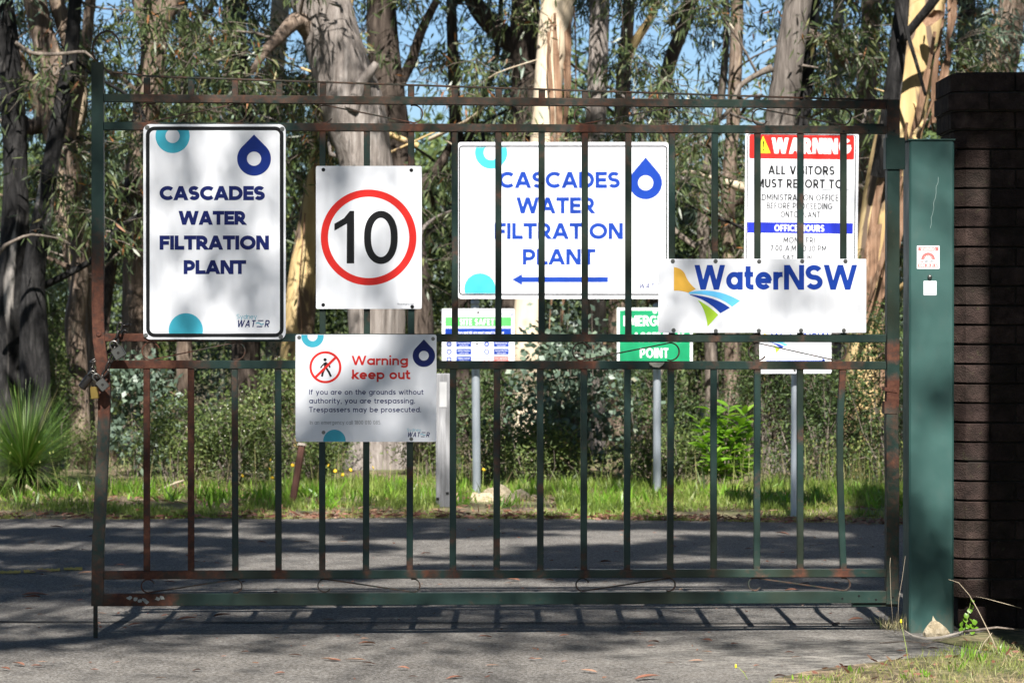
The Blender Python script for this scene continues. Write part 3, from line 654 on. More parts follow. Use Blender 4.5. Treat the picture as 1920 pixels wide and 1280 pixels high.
strip_y = lambda x: xat(((276, 144.5), (1560, 186.5)), x)
for x in [276, 359, 441, 524, 606, 689, 771, 853, 935, 1016, 1097, 1178, 1258.5, 1338, 1419]:
    yb = xat(RL['top'], x) - 7.5; ys = strip_y(x) + 1.6
    if yb - ys > 1.5: gpart('stub', [(x, ys), (x, yb)], 12, .022)
# thin top strip that ends in a hook over the latch post
hook = [(227, 93), (225, 80), (219, 69), (210, 61), (201, 59), (190, 63), (181, 72), (176, 84), (174, 97), (176, 107), (182, 115), (190, 124), (200, 132), (212, 136), (232, 138), (276, 143.5), (700, 158), (1100, 171), (1560, 186), (1684, 189.5)]
hk = gpart('top_strip', hook, 3.1, .020, -0.004, ch=.0008, rmin=.5)
gpart('drop_bolt', [(178.5, 1131), (178.5, 1196)], 8, .014, label='round drop bolt reaching down to the asphalt'); 
def scroll(xa, xb, yt, yb, rise, hookl=250, hookr=250, col=0):
    """flat S-scroll: loop at each end joined by a straight diagonal"""
    r = (yb - yt)/2 - 1.2; cy = (yt + yb)/2; pts = []
    def A(cx, a0, a1, n=22): return [(cx + r*math.cos(R(a0 + (a1 - a0)*i/n)), cy - r*math.sin(R(a0 + (a1 - a0)*i/n))) for i in range(n + 1)]
    if rise:   # left loop bottom -> right loop top
        pts = A(xa, 20, 270 + 8) + A(xb, 98, 90 - 200)
    else:
        pts = A(xa, -30, -270 - 8) + A(xb, -98, -90 + 200)
    return pts
for (yt, yb, xs) in (('top', 'second', ((281, 445, 1), (608, 776, 0), (1092, 1258, 1), (1425, 1580, 0))), ('third', 'fourth', ((283, 443, 1), (1090, 1257, 1), (1420, 1570, 0))), ('lower', 'bottom', ((277, 441, 1), (608, 775, 0), (1092, 1254, 1), (1415, 1582, 0)))):
    for (xa, xb, ri) in xs:
        h1 = 7.7; h2 = 7.7 if yb != 'bottom' else 11.5; xm = (xa + xb)/2
        gpart('scroll', scroll(xa, xb, xat(RL[yt], xm) + h1, xat(RL[yb], xm) - h2, ri), 2.3, .016, 0, step=50, ch=.0006, rmin=.5)
# sleeve, collars, brackets on the hinge-side post
gpart('sleeve', [(1676, 259), (1676, 318)], 37, .056, -0.004); gpart('collar', [(1669, 727), (1668, 734)], 25.5, .054, -0.001); gpart('collar', [(1668.5, 752), (1668, 775)], 25, .053, -0.001)
gpart('bracket', [(1602, 235), (1657, 235.5)], 6, .03, .006); gpart('bracket', [(1598, 1134), (1682, 1134)], 6, .03, .004, label='dark sliding bracket under the bottom rail')
for (x, y, r) in ((197 - 11, 626, 5),):
    mb = MB(); u, z = G(x, y); rr2 = r/440; n = 16
    vs = [(u + rr2*k*math.cos(2*math.pi*i/n), -0.025 - d, z + rr2*k*math.sin(2*math.pi*i/n)) for (k, d) in ((1, 0), (1, .002), (.75, .005)) for i in range(n)]
    mb.add(vs, [tuple(range(2*n, 3*n))] + [(k*n + i, k*n + (i + 1) % n, (k + 1)*n + (i + 1) % n, (k + 1)*n + i) for k in range(2) for i in range(n)], [1.0]*len(vs)); mb.build('bolt_head', MG, gate, attr='rust')
for (x, y, yo) in ((1580, 247, .017), (1627, 246, .017), (1674, 247, .025), (1578, 1121, .0225), (1609, 1116, .0225), (1641, 1123, .0225), (1672, 1119, .025), (1016, 344, .0125)):
    mb = MB(); u, z = G(x, y); n = 10; rr2 = 2.1/440
    mb.add([(u + rr2*math.cos(2*math.pi*i/n), -yo - .0006, z + rr2*math.sin(2*math.pi*i/n)) for i in range(n)], [tuple(range(n))]); mb.build('screw_hole', P_BLACK, gate)
# pale scabs on the bottom rail, dried nest under the fourth rail
mb = MB(); q = random.Random(5)
for (cx, cy) in ((243, 1120), (254, 1121), (262, 1125), (270, 1123), (274, 1127), (296, 1121), (304, 1119)):
    u, z = G(cx, cy); n = 9; a = [(u + math.cos(2*math.pi*i/n)*(.007 + q.random()*.007), -.0234, z + math.sin(2*math.pi*i/n)*(.005 + q.random()*.006)) for i in range(n)]; mb.add(a, [tuple(range(n))])
mb.build('paint_scab', flat('bare_primer', (0.33, 0.34, 0.31), .7, 0, .3), gate)
mb = MB(); u, z = G(1230, 679); n = 16
prof = [(u - .033 + .066*i/n, z - (.0 if i in (0, n) else .004 + .016*math.sin(math.pi*i/n) + q.random()*.004)) for i in range(n + 1)]
a = [(x, -.019, zz) for x, zz in prof]; b = [(x, -.030, zz - 0) for x, zz in prof]
mb.add(b + a, [tuple(range(n + 1)), ] + [(i + 1, i, n + 1 + i, n + 2 + i) for i in range(n)]); mb.add([a[0], b[0], b[-1], a[-1]], [(0, 1, 2, 3)])
mb.build('wasp_nest', flat('papery_nest', (0.42, 0.40, 0.34), .9, 0, .25), gate)

# ------------------------------------------------------------------ signs on the gate
s = Sign('information_sign', 'tall upright CASCADES WATER FILTRATION PLANT sign with thick black border, left on the gate', 'sign', (269.5, 234, 536, 636), rad=13)
s.frame('border', 274.5, 238.5, 532, 632, 7, 16, P_BLACK)
s.ring('ring_emblem', 324.5, 256, 32, 13.2, P_TEAL, 1, ymin=245.5); s.ring('disc_emblem', 349, 619, 32, 0, P_TEAL, 1, ymax=625)
s.drop(476.8, 298.5, 31.6, 45, 13.3, P_NAVY)
s.lines([('CASCADES', 300, 497, 376, 349.5), ('WATER', 336, 461, 422, 396), ('FILTRATION', 300, 504.5, 468.5, 442), ('PLANT', 345, 461, 514, 488)], P_DNAVY, .27, gap=.03)
utility_logo(s, 444, 507, 589, 600, 613, P_TEAL, P_DNAVY)
s.screws([(277, 240.5), (529.5, 243), (274, 628.5), (526.5, 631)])
s = Sign('speed_limit_sign', 'white speed sign on the gate with a red ring round a black number 10', 'sign', (592.5, 312, 790.5, 579), rad=3)
s.ring('red_ring', 691, 445.5, 89.5, 76, P_RED, 1, n=80)
s.polys('numeral', [[(662, 396), (670, 396), (664, 494.5 + 0), (650, 494.5), (650.5, 420), (626.5, 433), (626.5, 420), (640, 412.5), (651, 404), (655.5, 396)]][:0] + [[(656, 396), (664, 396), (664, 494), (650, 494), (650.5, 419.5), (627, 433), (627, 420), (645, 409.5)]], P_BLACK, 2)
s.polys('numeral', [(p, 0) for p in ribbon([(714 + 25*math.cos(2*math.pi*i/48)*(1 - .0*i), 445.5 + 43.2*math.copysign(abs(math.sin(2*math.pi*i/48))**.86, math.sin(2*math.pi*i/48))) for i in range(49)], 13)], P_BLACK, 2)
s.text('Roadsigns.com', 745, 776, 571.5, 568, P_GREY, .14)
s.screws([(606.5, 319), (771, 320), (606, 571.5), (772.5, 575)], 2.6, P_BLACK)
s = Sign('warning_sign', 'low white gate sign with red words Warning keep out and crossed walking figure', 'sign', (554, 627, 818, 827.5), rad=4)
s.ring('ring_emblem', 586, 630, 21, 9.5, P_TEAL, 1, ymin=627.6); s.ring('disc_emblem', 627, 825.6, 21, 0, P_TEAL, 1, ymax=827)
s.drop(794.3, 666.5, 21, 30.5, 9.2, P_DNAVY)
s.ring('prohibition_ring', 610, 688, 30, 25.6, P_RED, 1); s.polys('prohibition_bar', [ribbon([(591, 707.3), (630, 669)], 4.6)[0]], P_RED, 3)
s.ring('walking_figure', 609.3, 674, 3.1, 0, P_BLACK, 2, n=18)
s.polys('walking_figure', [(f, i) for i, st in enumerate([ribbon([(609, 679), (611, 684), (610, 691)], 6.5), ribbon([(610, 680), (604, 685), (601, 689.5)], 2.6), ribbon([(613, 680.5), (617, 684), (618.5, 689)], 2.6), ribbon([(609, 690), (605.5, 697), (603.5, 705.5)], 3.8), ribbon([(612, 690), (617, 698), (620.5, 705.5)], 3.8)]) for f in st], P_BLACK, 2)
s.text('Warning', 659.5, 764.5, 684, 666.5, P_RED, .20, gap=.08); s.text('keep out', 660, 768.5, 710.5, 692.5, P_RED, .20, gap=.08)
s.lines([('If you are on the grounds without', 579.5, 793.5, 739.3, 729.6), ('authority, you are trespassing.', 579.5, 777.5, 755.6, 745.8), ('Trespassers may be prosecuted.', 579.5, 789, 772, 762.2)], P_DNAVY, .145, gap=.14)
s.text('In an emergency call 1800 010 085.', 581, 714, 795, 787.5, P_GREY, .10, gap=.16)
utility_logo(s, 763, 806, 802.5, 809.5, 818.5, P_TEAL, P_DNAVY)
s.screws([(561, 632.5), (811.5, 635), (606.5, 810), (770.8, 822.3)], 2.6)
s = Sign('company_sign', 'wide white WaterNSW sign riveted to the right of the gate', 'sign', (1233, 485.5, 1622, 623.5), rad=2, off=-0.026)
water_emblem(s, lambda p: p, (P_ORANGE, P_CYAN, P_BLUE, P_LIME))
s.text('Water', 1301, 1466, 543, 497, P_BLUE, .205, gap=.06); s.text('NSW', 1468, 1604, 543, 497, P_BLUE, .205, gap=.06)
s.screws([(1260, 490), (1340, 490), (1421.5, 490.5), (1502, 490), (1583, 490), (1261.5, 619), (1340.5, 620.5), (1421, 620), (1500, 619.5), (1580, 619.5)], 3.0)

# ------------------------------------------------------------------ signs and posts beyond the road
YS = 21.1
s = Sign('information_sign', 'large wide white sign on two poles behind the gate with a blue left arrow', 'sign', (858, 267, 1254, 560), Y=YS, rad=7)
s.frame('border', 848 + 12, 273, 1251.5, 553.5, 3, 7, P_BLACK)
s.ring('ring_emblem', 921, 286.5, 30.5, 14, P_TEAL, 1, ymin=276.5); s.ring('disc_emblem', 900, 541.5, 29.5, 0, P_TEAL, 1, ymax=550)
s.drop(1210.5, 343, 31, 48, 14, P_BLUE)
s.lines([('CASCADES', 935, 1162.5, 353, 322), ('WATER', 968.5, 1115, 400.5, 370), ('FILTRATION', 927, 1168, 448.5, 418), ('PLANT', 980, 1116, 496.5, 466.5)], P_BLUE, .235, gap=.06)
s.polys('arrow', [[(960, 524), (979, 513.5), (979, 519.2), (1140, 519.2), (1140, 529), (979, 529), (979, 534.8)]], P_BLUE, 2)
utility_logo(s, 1198, 1248, 521, 531, 541, P_TEAL, P_DNAVY)
s = Sign('warning_sign', 'tall white ALL VISITORS sign behind the gate headed by a red WARNING band', 'sign', (1394, 250, 1606, 607), Y=18.82, rad=4, tilt=R(0.6))
s.frame('border', 1397.5, 252, 1601.5, 605, 1.8, 5, P_BLACK)
s.rect('red_band', 1401, 254, 1598, 298.5, P_RED, 1, 3)
s.polys('warning_triangle', [[(1427, 256), (1414, 288), (1441, 288)]], P_YELLOW, 2); s.polys('exclamation_mark', [[(1426, 266), (1429.5, 266), (1428.5, 278), (1427, 278)], [(1426.3, 280.5), (1429.2, 280.5), (1429.2, 284), (1426.3, 284)]], P_BLACK, 3)
s.text('WARNING', 1443, 1592, 288.5, 259, P_WHITE, .235, gap=.07)
s.text('ALL VISITORS', 1437, 1561.5, 328, 311, P_BLACK, .2, gap=.10); s.text('MUST REPORT TO', 1416, 1577, 353, 336, P_BLACK, .2, gap=.10)
s.rect('rule_line', 1437, 329.8, 1561, 331, P_GREY); s.rect('rule_line', 1416, 354.8, 1590, 356, P_GREY)
s.lines([('ADMINISTRATION OFFICE', 1416, 1570, 376.5, 364.5), ('BEFORE PROCEEDING', 1435, 1558, 392, 380.5), ('ONTO PLANT', 1461, 1535, 408, 396.5)], P_BLACK, .15, gap=.14)
s.rect('blue_band', 1399.5, 417.5, 1597, 437.5, P_ROYAL); s.text('OFFICE HOURS', 1450, 1543.5, 434, 421.5, P_WHITE, .2, gap=.1)
s.lines([('MON - FRI', 1467, 1526, 456, 444.5), ('7.00 A.M - 3.30 PM', 1443, 1548, 471, 460), ('SAT - SUN', 1466, 1521, 489, 478.5)], P_BLACK, .15, gap=.14)
s = Sign('safety_sign', 'small white SITE SAFETY board with green band and blue pictograms on the left pole', 'sign', (828.5, 578.5, 965, 684), Y=YS - .02, rad=3)
s.rect('green_band', 835, 594.5, 958.5, 611.5, P_LGREEN); s.text('SITE SAFETY', 862, 935, 609, 597.5, P_WHITE, .19, gap=.14)
s.rect('blue_band', 834.5, 615.5, 958.5, 633, P_BLUE); s.text('Visitors and drivers must report to office', 851, 945, 626, 620.5, P_WHITE, .14)
for j, y in enumerate((645, 659.3, 673.5)):
    for i, x in enumerate((842, 912.5)):
        m_ = P_PINK if (i, j) == (1, 2) else P_BLUE
        s.ring('pictogram', x, y, 5, 0 if m_ is P_BLUE else 4, m_, 1, n=24)
        if m_ is P_BLUE: s.ring('pictogram', x, y, (2.2, 2.8, 2.4)[j], (1.2, 0, 1.0)[j], P_WHITE, 2, n=12)
        s.rect('text_panel', x + 13.5, y - 5.7, x + 41.5, y + 5.2, m_, 1, 1); s.text(('Foot protection', 'Hand protection', 'Safety harness', 'Eye protection', 'Safety helmet', 'No entry')[j*2 + i], x + 16, x + 39, y - .8, y - 3.4, P_WHITE, .16); s.text('must be worn', x + 19, x + 36, y + 3.4, y + 1.2, P_WHITE, .16)
s.text('WATER', 934, 962, 595 - 2.6, 587, P_NAVY, .12, slant=.2, gap=.25); s.screws([(896.5, 585.5), (894.5, 644.5)], 1.8)
s = Sign('assembly_sign', 'green EMERGENCY ASSEMBLY POINT sign with white border on the middle pole', 'sign', (1156.5, 576.5, 1299, 690), Y=YS - .02, rad=2, mat=P_GREEN)
s.frame('border', 1156.7, 576.7, 1298.8, 689.8, 5.2, 2, P_WHITE)
s.text('EMERGENCY', 1169, 1283, 611, 591.5, P_WHITE, .18, gap=.06); s.text('ASSEMBLY', 1186, 1283, 641, 623, P_WHITE, .18, gap=.06); s.text('POINT', 1200, 1253.5, 670.5, 652.5, P_WHITE, .17, gap=.12)
s.screws([(1228, 584)], 3, P_WHITE)
s = Sign('company_sign', 'small white WaterNSW sign low on the right pole behind the gate', 'sign', (1424.5, 612, 1559, 700), Y=18.86, rad=3, tilt=R(-.3))
ff = lambda p: (1432 + (p[0] - 1262)*.37, 624 + (p[1] - 501)*.34)
water_emblem(s, ff, (P_ORANGE, P_CYAN, P_BLUE, P_LIME)); s.text('WaterNSW', 1446, 1554, 640, 624, P_BLUE, .18, gap=.06)
s.rect('blue_rule', 1436.5, 675.5, 1547, 679, P_BLUE); s.polys('arrow', [[(1548, 675), (1542, 671.5), (1542, 679)]], P_BLUE); s.screws([(1490, 694)], 2)
def pole(px, ytop, ybot, Y, wpx, label, group, lean=0.0):
    x, _, z0 = W(px, ybot, Y); z1 = W(px, ytop, Y)[2]; r = wpx/2/FPX*Y; e = empty('sign_pole', (x, Y, 0), 0, label, 'pole', group); e.rotation_euler[1] = lean
    h = z1
    m = MB(); n = 20; vs = [(rr0*math.cos(2*math.pi*i/n), rr0*math.sin(2*math.pi*i/n), z) for (rr0, z) in ((r, -.2), (r, h*.33), (r, h*.66), (r, h)) for i in range(n)]
    m.add(vs, [(k*n + i, k*n + (i + 1) % n, (k + 1)*n + (i + 1) % n, (k + 1)*n + i) for k in range(3) for i in range(n)]); m.build('tube', MGALV, e, smooth=True)
    c = lathe([(r*1.06, h - .03), (r*1.06, h), (r*.8, h + .012), (r*.3, h + .017)], 20).build('cap', MGALV, e, smooth=True)
    return e
pole(894, 565, 937, YS + .09, 15.5, 'galvanised pole carrying the SITE SAFETY board among pale stones', 'sign poles beyond the road', R(-.5))
pole(1232, 572, 942, YS + .09, 15, 'galvanised pole carrying the green EMERGENCY ASSEMBLY POINT sign', 'sign poles beyond the road')
pole(1489, 300, 975, 18.96, 13.5, 'thin galvanised pole carrying the red-banded WARNING visitor sign', 'sign poles beyond the road', R(.3))
# white timber guide post and leaning brown stake
x, _, _ = W(831, 950, 20.2); e = empty('guide_post', (x, 20.2, 0), 0, 'white painted timber guide post with a paler square near its top behind the gate', 'post')
mb = MB(); h = W(0, 700, 20.2)[2]; mb.box(-.052, .052, -.03, .03, -.1, h, .006); mb.build('post_board', M_WOODW, e)
mb = MB(); mb.box(-.026, .026, -.0335, -.031, h - .24, h - .06, 0); mb.build('reflector', flat('dull_reflector', (.5, .5, .5), .5), e); 
for k, dz in enumerate((.05, .09)): 
    mb = MB(); mb.box(-.05 + k*.07, -.028 + k*.07, -.034, -.031, dz, dz + .02, 0); mb.build('base_chip', P_BLACK, e)
e = empty('wooden_stake', W(543, 928, 20.4)[:2] + (0,), 0, 'short dark brown stake leaning right, under the keep out sign', 'stake')
mb = MB(); mb.tube([(0, 0, -.1), (.09, 0, .44)], [.026, .026], 8); mb.build('shaft', flat('brown_stake_wood', (.085, .04, .03), .8, 0, .3), e)
mb = MB(); mb.tube([(.088, 0, .435), (.09, 0, .45)], [.034, .030], 8); mb.build('cap', flat('brown_stake_cap', (.30, .26, .22), .8), e)
# ------------------------------------------------------------------ hinge post (teal box section)
def atY(px, py, Y): return W(px, py, Y)
e = empty('hinge_post', (0, 0, 0), 0, 'thick teal green square steel post beside the brick pillar with two small stickers', 'post'); HP = e
xl = (1705 - 960)/FPX*12.06; xr = (1789 - 960)/FPX*12.06; zt = CAMH + (600 - 262)/FPX*12.06
e.location = ((xl + xr)/2, 12.16, 0); hw = (xr - xl)/2
mb = MB(); mb.box(-hw, hw, -.10, .10, -.05, zt, .008); mb.build('box_section', MPOST, e)
mb = MB(); mb.box(-hw - .006, hw + .004, -.104, .104, zt - .004, zt + .003, .001); mb.build('cap_plate', flat('cap_dark_paint', (.04, .085, .07), .6, 0, .3), e)
mb = MB(); zz = [zt - .16 - i*.022 for i in range(11)]; 
pts = [(hw*.28 - i*.0035 + .003*math.sin(i*2.2), -.1012, z) for i, z in enumerate(zz)]
for i in range(len(pts) - 1):
    a, b = pts[i], pts[i + 1]; mb.add([(a[0], a[1], a[2]), (b[0], b[1], b[2]), (b[0] + .0012, b[1], b[2]), (a[0] + .0014, a[1], a[2])], [(0, 1, 2, 3)])
mb.build('scratch', flat('bright_scratch', (.35, .45, .42), .6), e)
def sticker(name, label, rect):
    s_ = Sign(name, label, 'sticker', rect, Y=12.0588, rad=1.5, thick=.0006); return s_
s = sticker('security_sticker', 'small square white and red WARNING security sticker with a rising sun on the teal post', (1719, 460.5, 1761.5, 504))
s.rect('red_band', 1721.5, 463.5, 1759.5, 470.2, P_PINK); s.text('WARNING', 1726, 1754, 469.2, 464.4, P_WHITE, .2)
ps = []
for i in range(24):
    a, b = math.pi*i/24, math.pi*(i + 1)/24; ps.append([(1740 + 13*math.cos(a), 486.5 - 13*math.sin(a)), (1740 + 13*math.cos(b), 486.5 - 13*math.sin(b)), (1740, 486.5)])
s.polys('sun_emblem', ps, P_PINK)
st = []
for i in range(15): r_ = 9.5 if i % 2 else 4.8; a = math.pi*i/14; st.append((1740 + r_*math.cos(a), 486.3 - r_*math.sin(a)))
s.polys('sun_emblem', [st], P_WHITE, 2)
s.text('SNP', 1725, 1732, 491.8, 488.3, P_PINK, .14); s.text('SECURITY', 1733, 1755.5, 491.8, 488.3, P_BLACK, .14)
s.rect('red_band', 1721, 494.3, 1759.3, 500.8, P_PINK); s.text('1300 30 21 32', 1722.5, 1758, 500, 495.2, P_WHITE, .2)
s = sticker('blank_sticker', 'small plain white square sticker below the security sticker on the teal post', (1731.5, 526.5, 1756, 553.5))
mb = MB(); o = lathe([(.009, 0), (.010, .004), (.007, .011), (.002, .013)], 14).build('bolt_head', M_ZINC, HP, smooth=True); o.rotation_euler = (R(90), 0, 0)
o.location = ((1743 - 960)/FPX*12.06 - HP.location.x, -.1, W(0, 519, 12.06)[2])
# ------------------------------------------------------------------ brick pillar: octagonal, every brick a part
PX = 1.962; PY = 12.17                       # front-left corner of the front face
pil = empty('brick_pillar', (PX, PY, 0), 0, 'dark brown brick gate pillar with chamfered corners and a corbelled mossy cap, mostly in shade', 'pillar')
MMORT = flat('dark_mortar', (.045, .040, .034), .95, 0, .3)
PW = .62; CHM = .045; DP = .42
bk = {}
def prism(mb, pts, z0, z1, c=.0025):
    n = len(pts); cx = sum(p[0] for p in pts)/n; cy = sum(p[1] for p in pts)/n
    def ins(k): return [(cx + (x - cx)*(1 - k/max(.02, math.hypot(x - cx, y - cy))), cy + (y - cy)*(1 - k/max(.02, math.hypot(x - cx, y - cy)))) for x, y in pts]
    a = ins(c); vs = [(x, y, z0) for x, y in a] + [(x, y, z0 + c) for x, y in pts] + [(x, y, z1 - c) for x, y in pts] + [(x, y, z1) for x, y in a]
    fs = [tuple(range(n - 1, -1, -1)), tuple(range(3*n, 4*n))] + [(k*n + i, k*n + (i + 1) % n, (k + 1)*n + (i + 1) % n, (k + 1)*n + i) for k in range(3) for i in range(n)]
    mb.add(vs, fs)
def course(z0, z1, out, odd, gap=.009, core=True):
    """one ring of bricks; out = how far it corbels beyond the shaft"""
    o = out; ch = CHM + o*.35; W0 = -ch - 0; x0 = -o*.3; x1 = PW + o*.3; yf = -o; h = z1 - z0 - gap
    j = lambda: random.uniform(-.0035, .0035)
    dep = .11
    # corner bricks (left chamfer), front stretchers, left side bricks
    q = random.uniform(.0, .004)
    xs = [x0 + (.105 if odd else .215)]
    while xs[-1] < x1 - .2: xs.append(xs[-1] + .235)
    xs = [x for x in xs if x < x1 - .05] + [x1]
    cl = [(x0, yf + q), (xs[0] - .004, yf + q), (xs[0] - .004, yf + dep), (x0 - ch*.2, yf + dep), (x0 - ch, yf + ch + .06), (x0 - ch, yf + ch + q)]
    dy = [j() for _ in range(8)]
    def piece(pts, nme='brick'):
        m = MB(); jj = j(); prism(m, [(x, y + jj) for x, y in pts], z0 + gap/2 + random.uniform(-.001, .001), z0 + gap/2 + h); m.build(nme, MBRICK, pil)
    piece(cl)
    for a, b in zip(xs[:-1], xs[1:]): piece([(a + .004, yf), (b - .004, yf), (b - .004, yf + dep), (a + .004, yf + dep)])
    ya = yf + ch + .068; ye = DP + o
    ys = [ya + (.12 if odd else .0)] if odd else [ya]
    if odd: piece([(x0 - ch, ya), (x0 - ch + .1, ya), (x0 - ch + .1, ya + .112), (x0 - ch, ya + .112)])
    y = ys[0]
    while y < ye - .05:
        b = min(y + .225, ye); piece([(x0 - ch, y), (x0 - ch + .1, y), (x0 - ch + .1, b), (x0 - ch, b)]); y = b + .008
    m = MB(); k = .014; m.add([(x0 - ch + k, yf + ch + k, z) for z in (z0 - .001, z1 + .001)] + [(x0 + k, yf + k + .002, z) for z in (z0 - .001, z1 + .001)] + [(x1 - k, yf + k + .002, z) for z in (z0 - .001, z1 + .001)] + [(x1 - k, ye, z) for z in (z0 - .001, z1 + .001)] + [(x0 - ch + k, ye, z) for z in (z0 - .001, z1 + .001)],
        [(2*i, 2*((i + 1) % 5), 2*((i + 1) % 5) + 1, 2*i + 1) for i in range(5)] + [(8, 6, 4, 2, 0), (1, 3, 5, 7, 9)]); m.build('mortar_bed', MMORT, pil)
zp = lambda py: CAMH + (600 - py)/FPX*PY
ci = 0
course(0.0, zp(1123), -.035, 0); course(zp(1123), zp(1085), .006, 1)
y = 1085.0
while y > 252:
    course(zp(y), zp(y - 36.6), -.015 if y > 1086 else 0.0, ci % 2); y -= 36.6; ci += 1
zc = zp(y); z3 = zp(209); course(zc, z3, .025, 0) if z3 - zc > .03 else None
course(z3, zp(174), .045, 1); course(zp(174), zp(137), .03, 0)

# ------------------------------------------------------------------ chain and padlocks at the latch post
def P3(px, py, off): u, z = G(px, py); return Matrix.Rotation(GPHI, 3, 'Z') @ Vector((u, off, 0)) + Vector((0, 12, z))
def link_mesh(L=.046, wd=.027, r=.0052, n=20):
    m = MB(); pts = []
    for i in range(n + 1):
        a = 2*math.pi*i/n; x = math.cos(a)*(wd/2 - r); z = math.sin(a)*(wd/2 - r) + math.copysign((L - wd)/2, math.sin(a)) if abs(math.sin(a)) > 1e-6 else 0
        pts.append((x, 0, z))
    m.tube(pts, r, 7, cap=False); return m
LM = link_mesh()
ch = empty('chain', P3(215, 660, -.05), 0, 'dark steel chain looped round the bent latch post and first rails of the gate', 'chain')
path = [(240, 610, -.02), (226, 612, -.045), (221, 630, -.05), (218, 650, -.052), (213, 668, -.055), (205, 684, -.055), (200, 697, -.052), (192, 708, -.05), (182, 712, -.045), (176, 700, -.02), (173, 688, .01), (176, 676, .035), (190, 668, .045), (208, 655, .04), (222, 640, .035), (234, 622, .02)]
pv = [P3(*p) for p in path]; seg = []; d = 0.0; q = []
tot = sum((pv[i + 1] - pv[i]).length for i in range(len(pv) - 1)); step = .034; k = 0; pos = 0; i = 0; acc = 0
def along(t):
    for i in range(len(pv) - 1):
        l = (pv[i + 1] - pv[i]).length
        if t <= l: return pv[i].lerp(pv[i + 1], t/l), (pv[i + 1] - pv[i]).normalized()
        t -= l
    return pv[-1], (pv[-1] - pv[-2]).normalized()
first = None; t = 0.008; k = 0
while t < tot:
    p, dr = along(t)
    if first is None: o = LM.build('chain_link', M_DSTEEL, ch, smooth=True); first = o
    else: o = link('chain_link', first.data, ch)
    rot = dr.to_track_quat('Z', 'Y').to_matrix() @ Matrix.Rotation(R(90*(k % 2) + 25), 3, 'Z')
    o.matrix_local = Matrix.Translation(p - ch.location) @ rot.to_4x4(); t += step; k += 1
def padlock(loc, rot, bw, bh, bd, mat, label, shr=.0045, shh=.03, cyl=False):
    e = empty('padlock', loc, 0, label, 'padlock', 'padlocks on the gate chain'); e.rotation_euler = rot
    m = MB()
    if cyl: m = lathe([(bw*.44, -bh), (bw*.5, -bh + .003), (bw*.5, -.003), (bw*.42, 0)], 20)
    else: m.box(-bw/2, bw/2, -bd/2, bd/2, -bh, 0, .003)
    m.build('lock_body', mat, e, smooth=False)
    m = MB(); hx = bw*.32; pts = [(-hx, 0, -.004), (-hx, 0, shh*.5)] + [(-hx*math.cos(math.pi*i/10), 0, shh*.5 + hx*math.sin(math.pi*i/10)) for i in range(1, 10)] + [(hx, 0, shh*.5), (hx, 0, -.004)]
    m.tube(pts, shr, 8); m.build('shackle', M_STEEL, e, smooth=True)
    if not cyl and mat is M_STEEL:
        m = MB(); n = 12; m.add([(.006*math.cos(2*math.pi*i/n), -bd/2 - .0006, -bh*.5 + .006*math.sin(2*math.pi*i/n)) for i in range(n)], [tuple(range(n))]); m.build('lock_badge', M_DSTEEL, e)
    return e
padlock(P3(219, 652, -.075), (0, R(-32), 0), .050, .048, .024, M_STEEL, 'square steel padlock hanging highest on the chain, tilted to the right', cyl=False)
padlock(P3(188, 712, -.085), (0, R(-40), R(8)), .042, .048, .024, M_STEEL, 'bright steel square padlock in front of the bent gate post', shh=.036)
padlock(P3(171, 706, -.07), (0, R(38), 0), .036, .058, .026, M_DSTEEL, 'dark round bodied padlock pointing down to the left of the post', cyl=True, shh=.034)
padlock(P3(178, 724, -.06), (0, R(-6), 0), .034, .052, .022, M_BRASS, 'small brass padlock hanging lowest on the chain', shh=.03)
o = MB(); o.tube([P3(166, 722, -.06), P3(165, 740, -.06), P3(164, 762, -.06)], [.0009, .0009, .0009], 5); o = o.build('key_cord', M_BLACKM); tag(o, 'thin black cord with a tag hanging beside the brass padlock', 'cord')
m = MB(); p = P3(165, 751, -.06); m.box(p.x - .003, p.x + .003, p.y - .002, p.y + .002, p.z - .008, p.z + .006, .001); m.build('cord_tag', M_BLACKM, o)
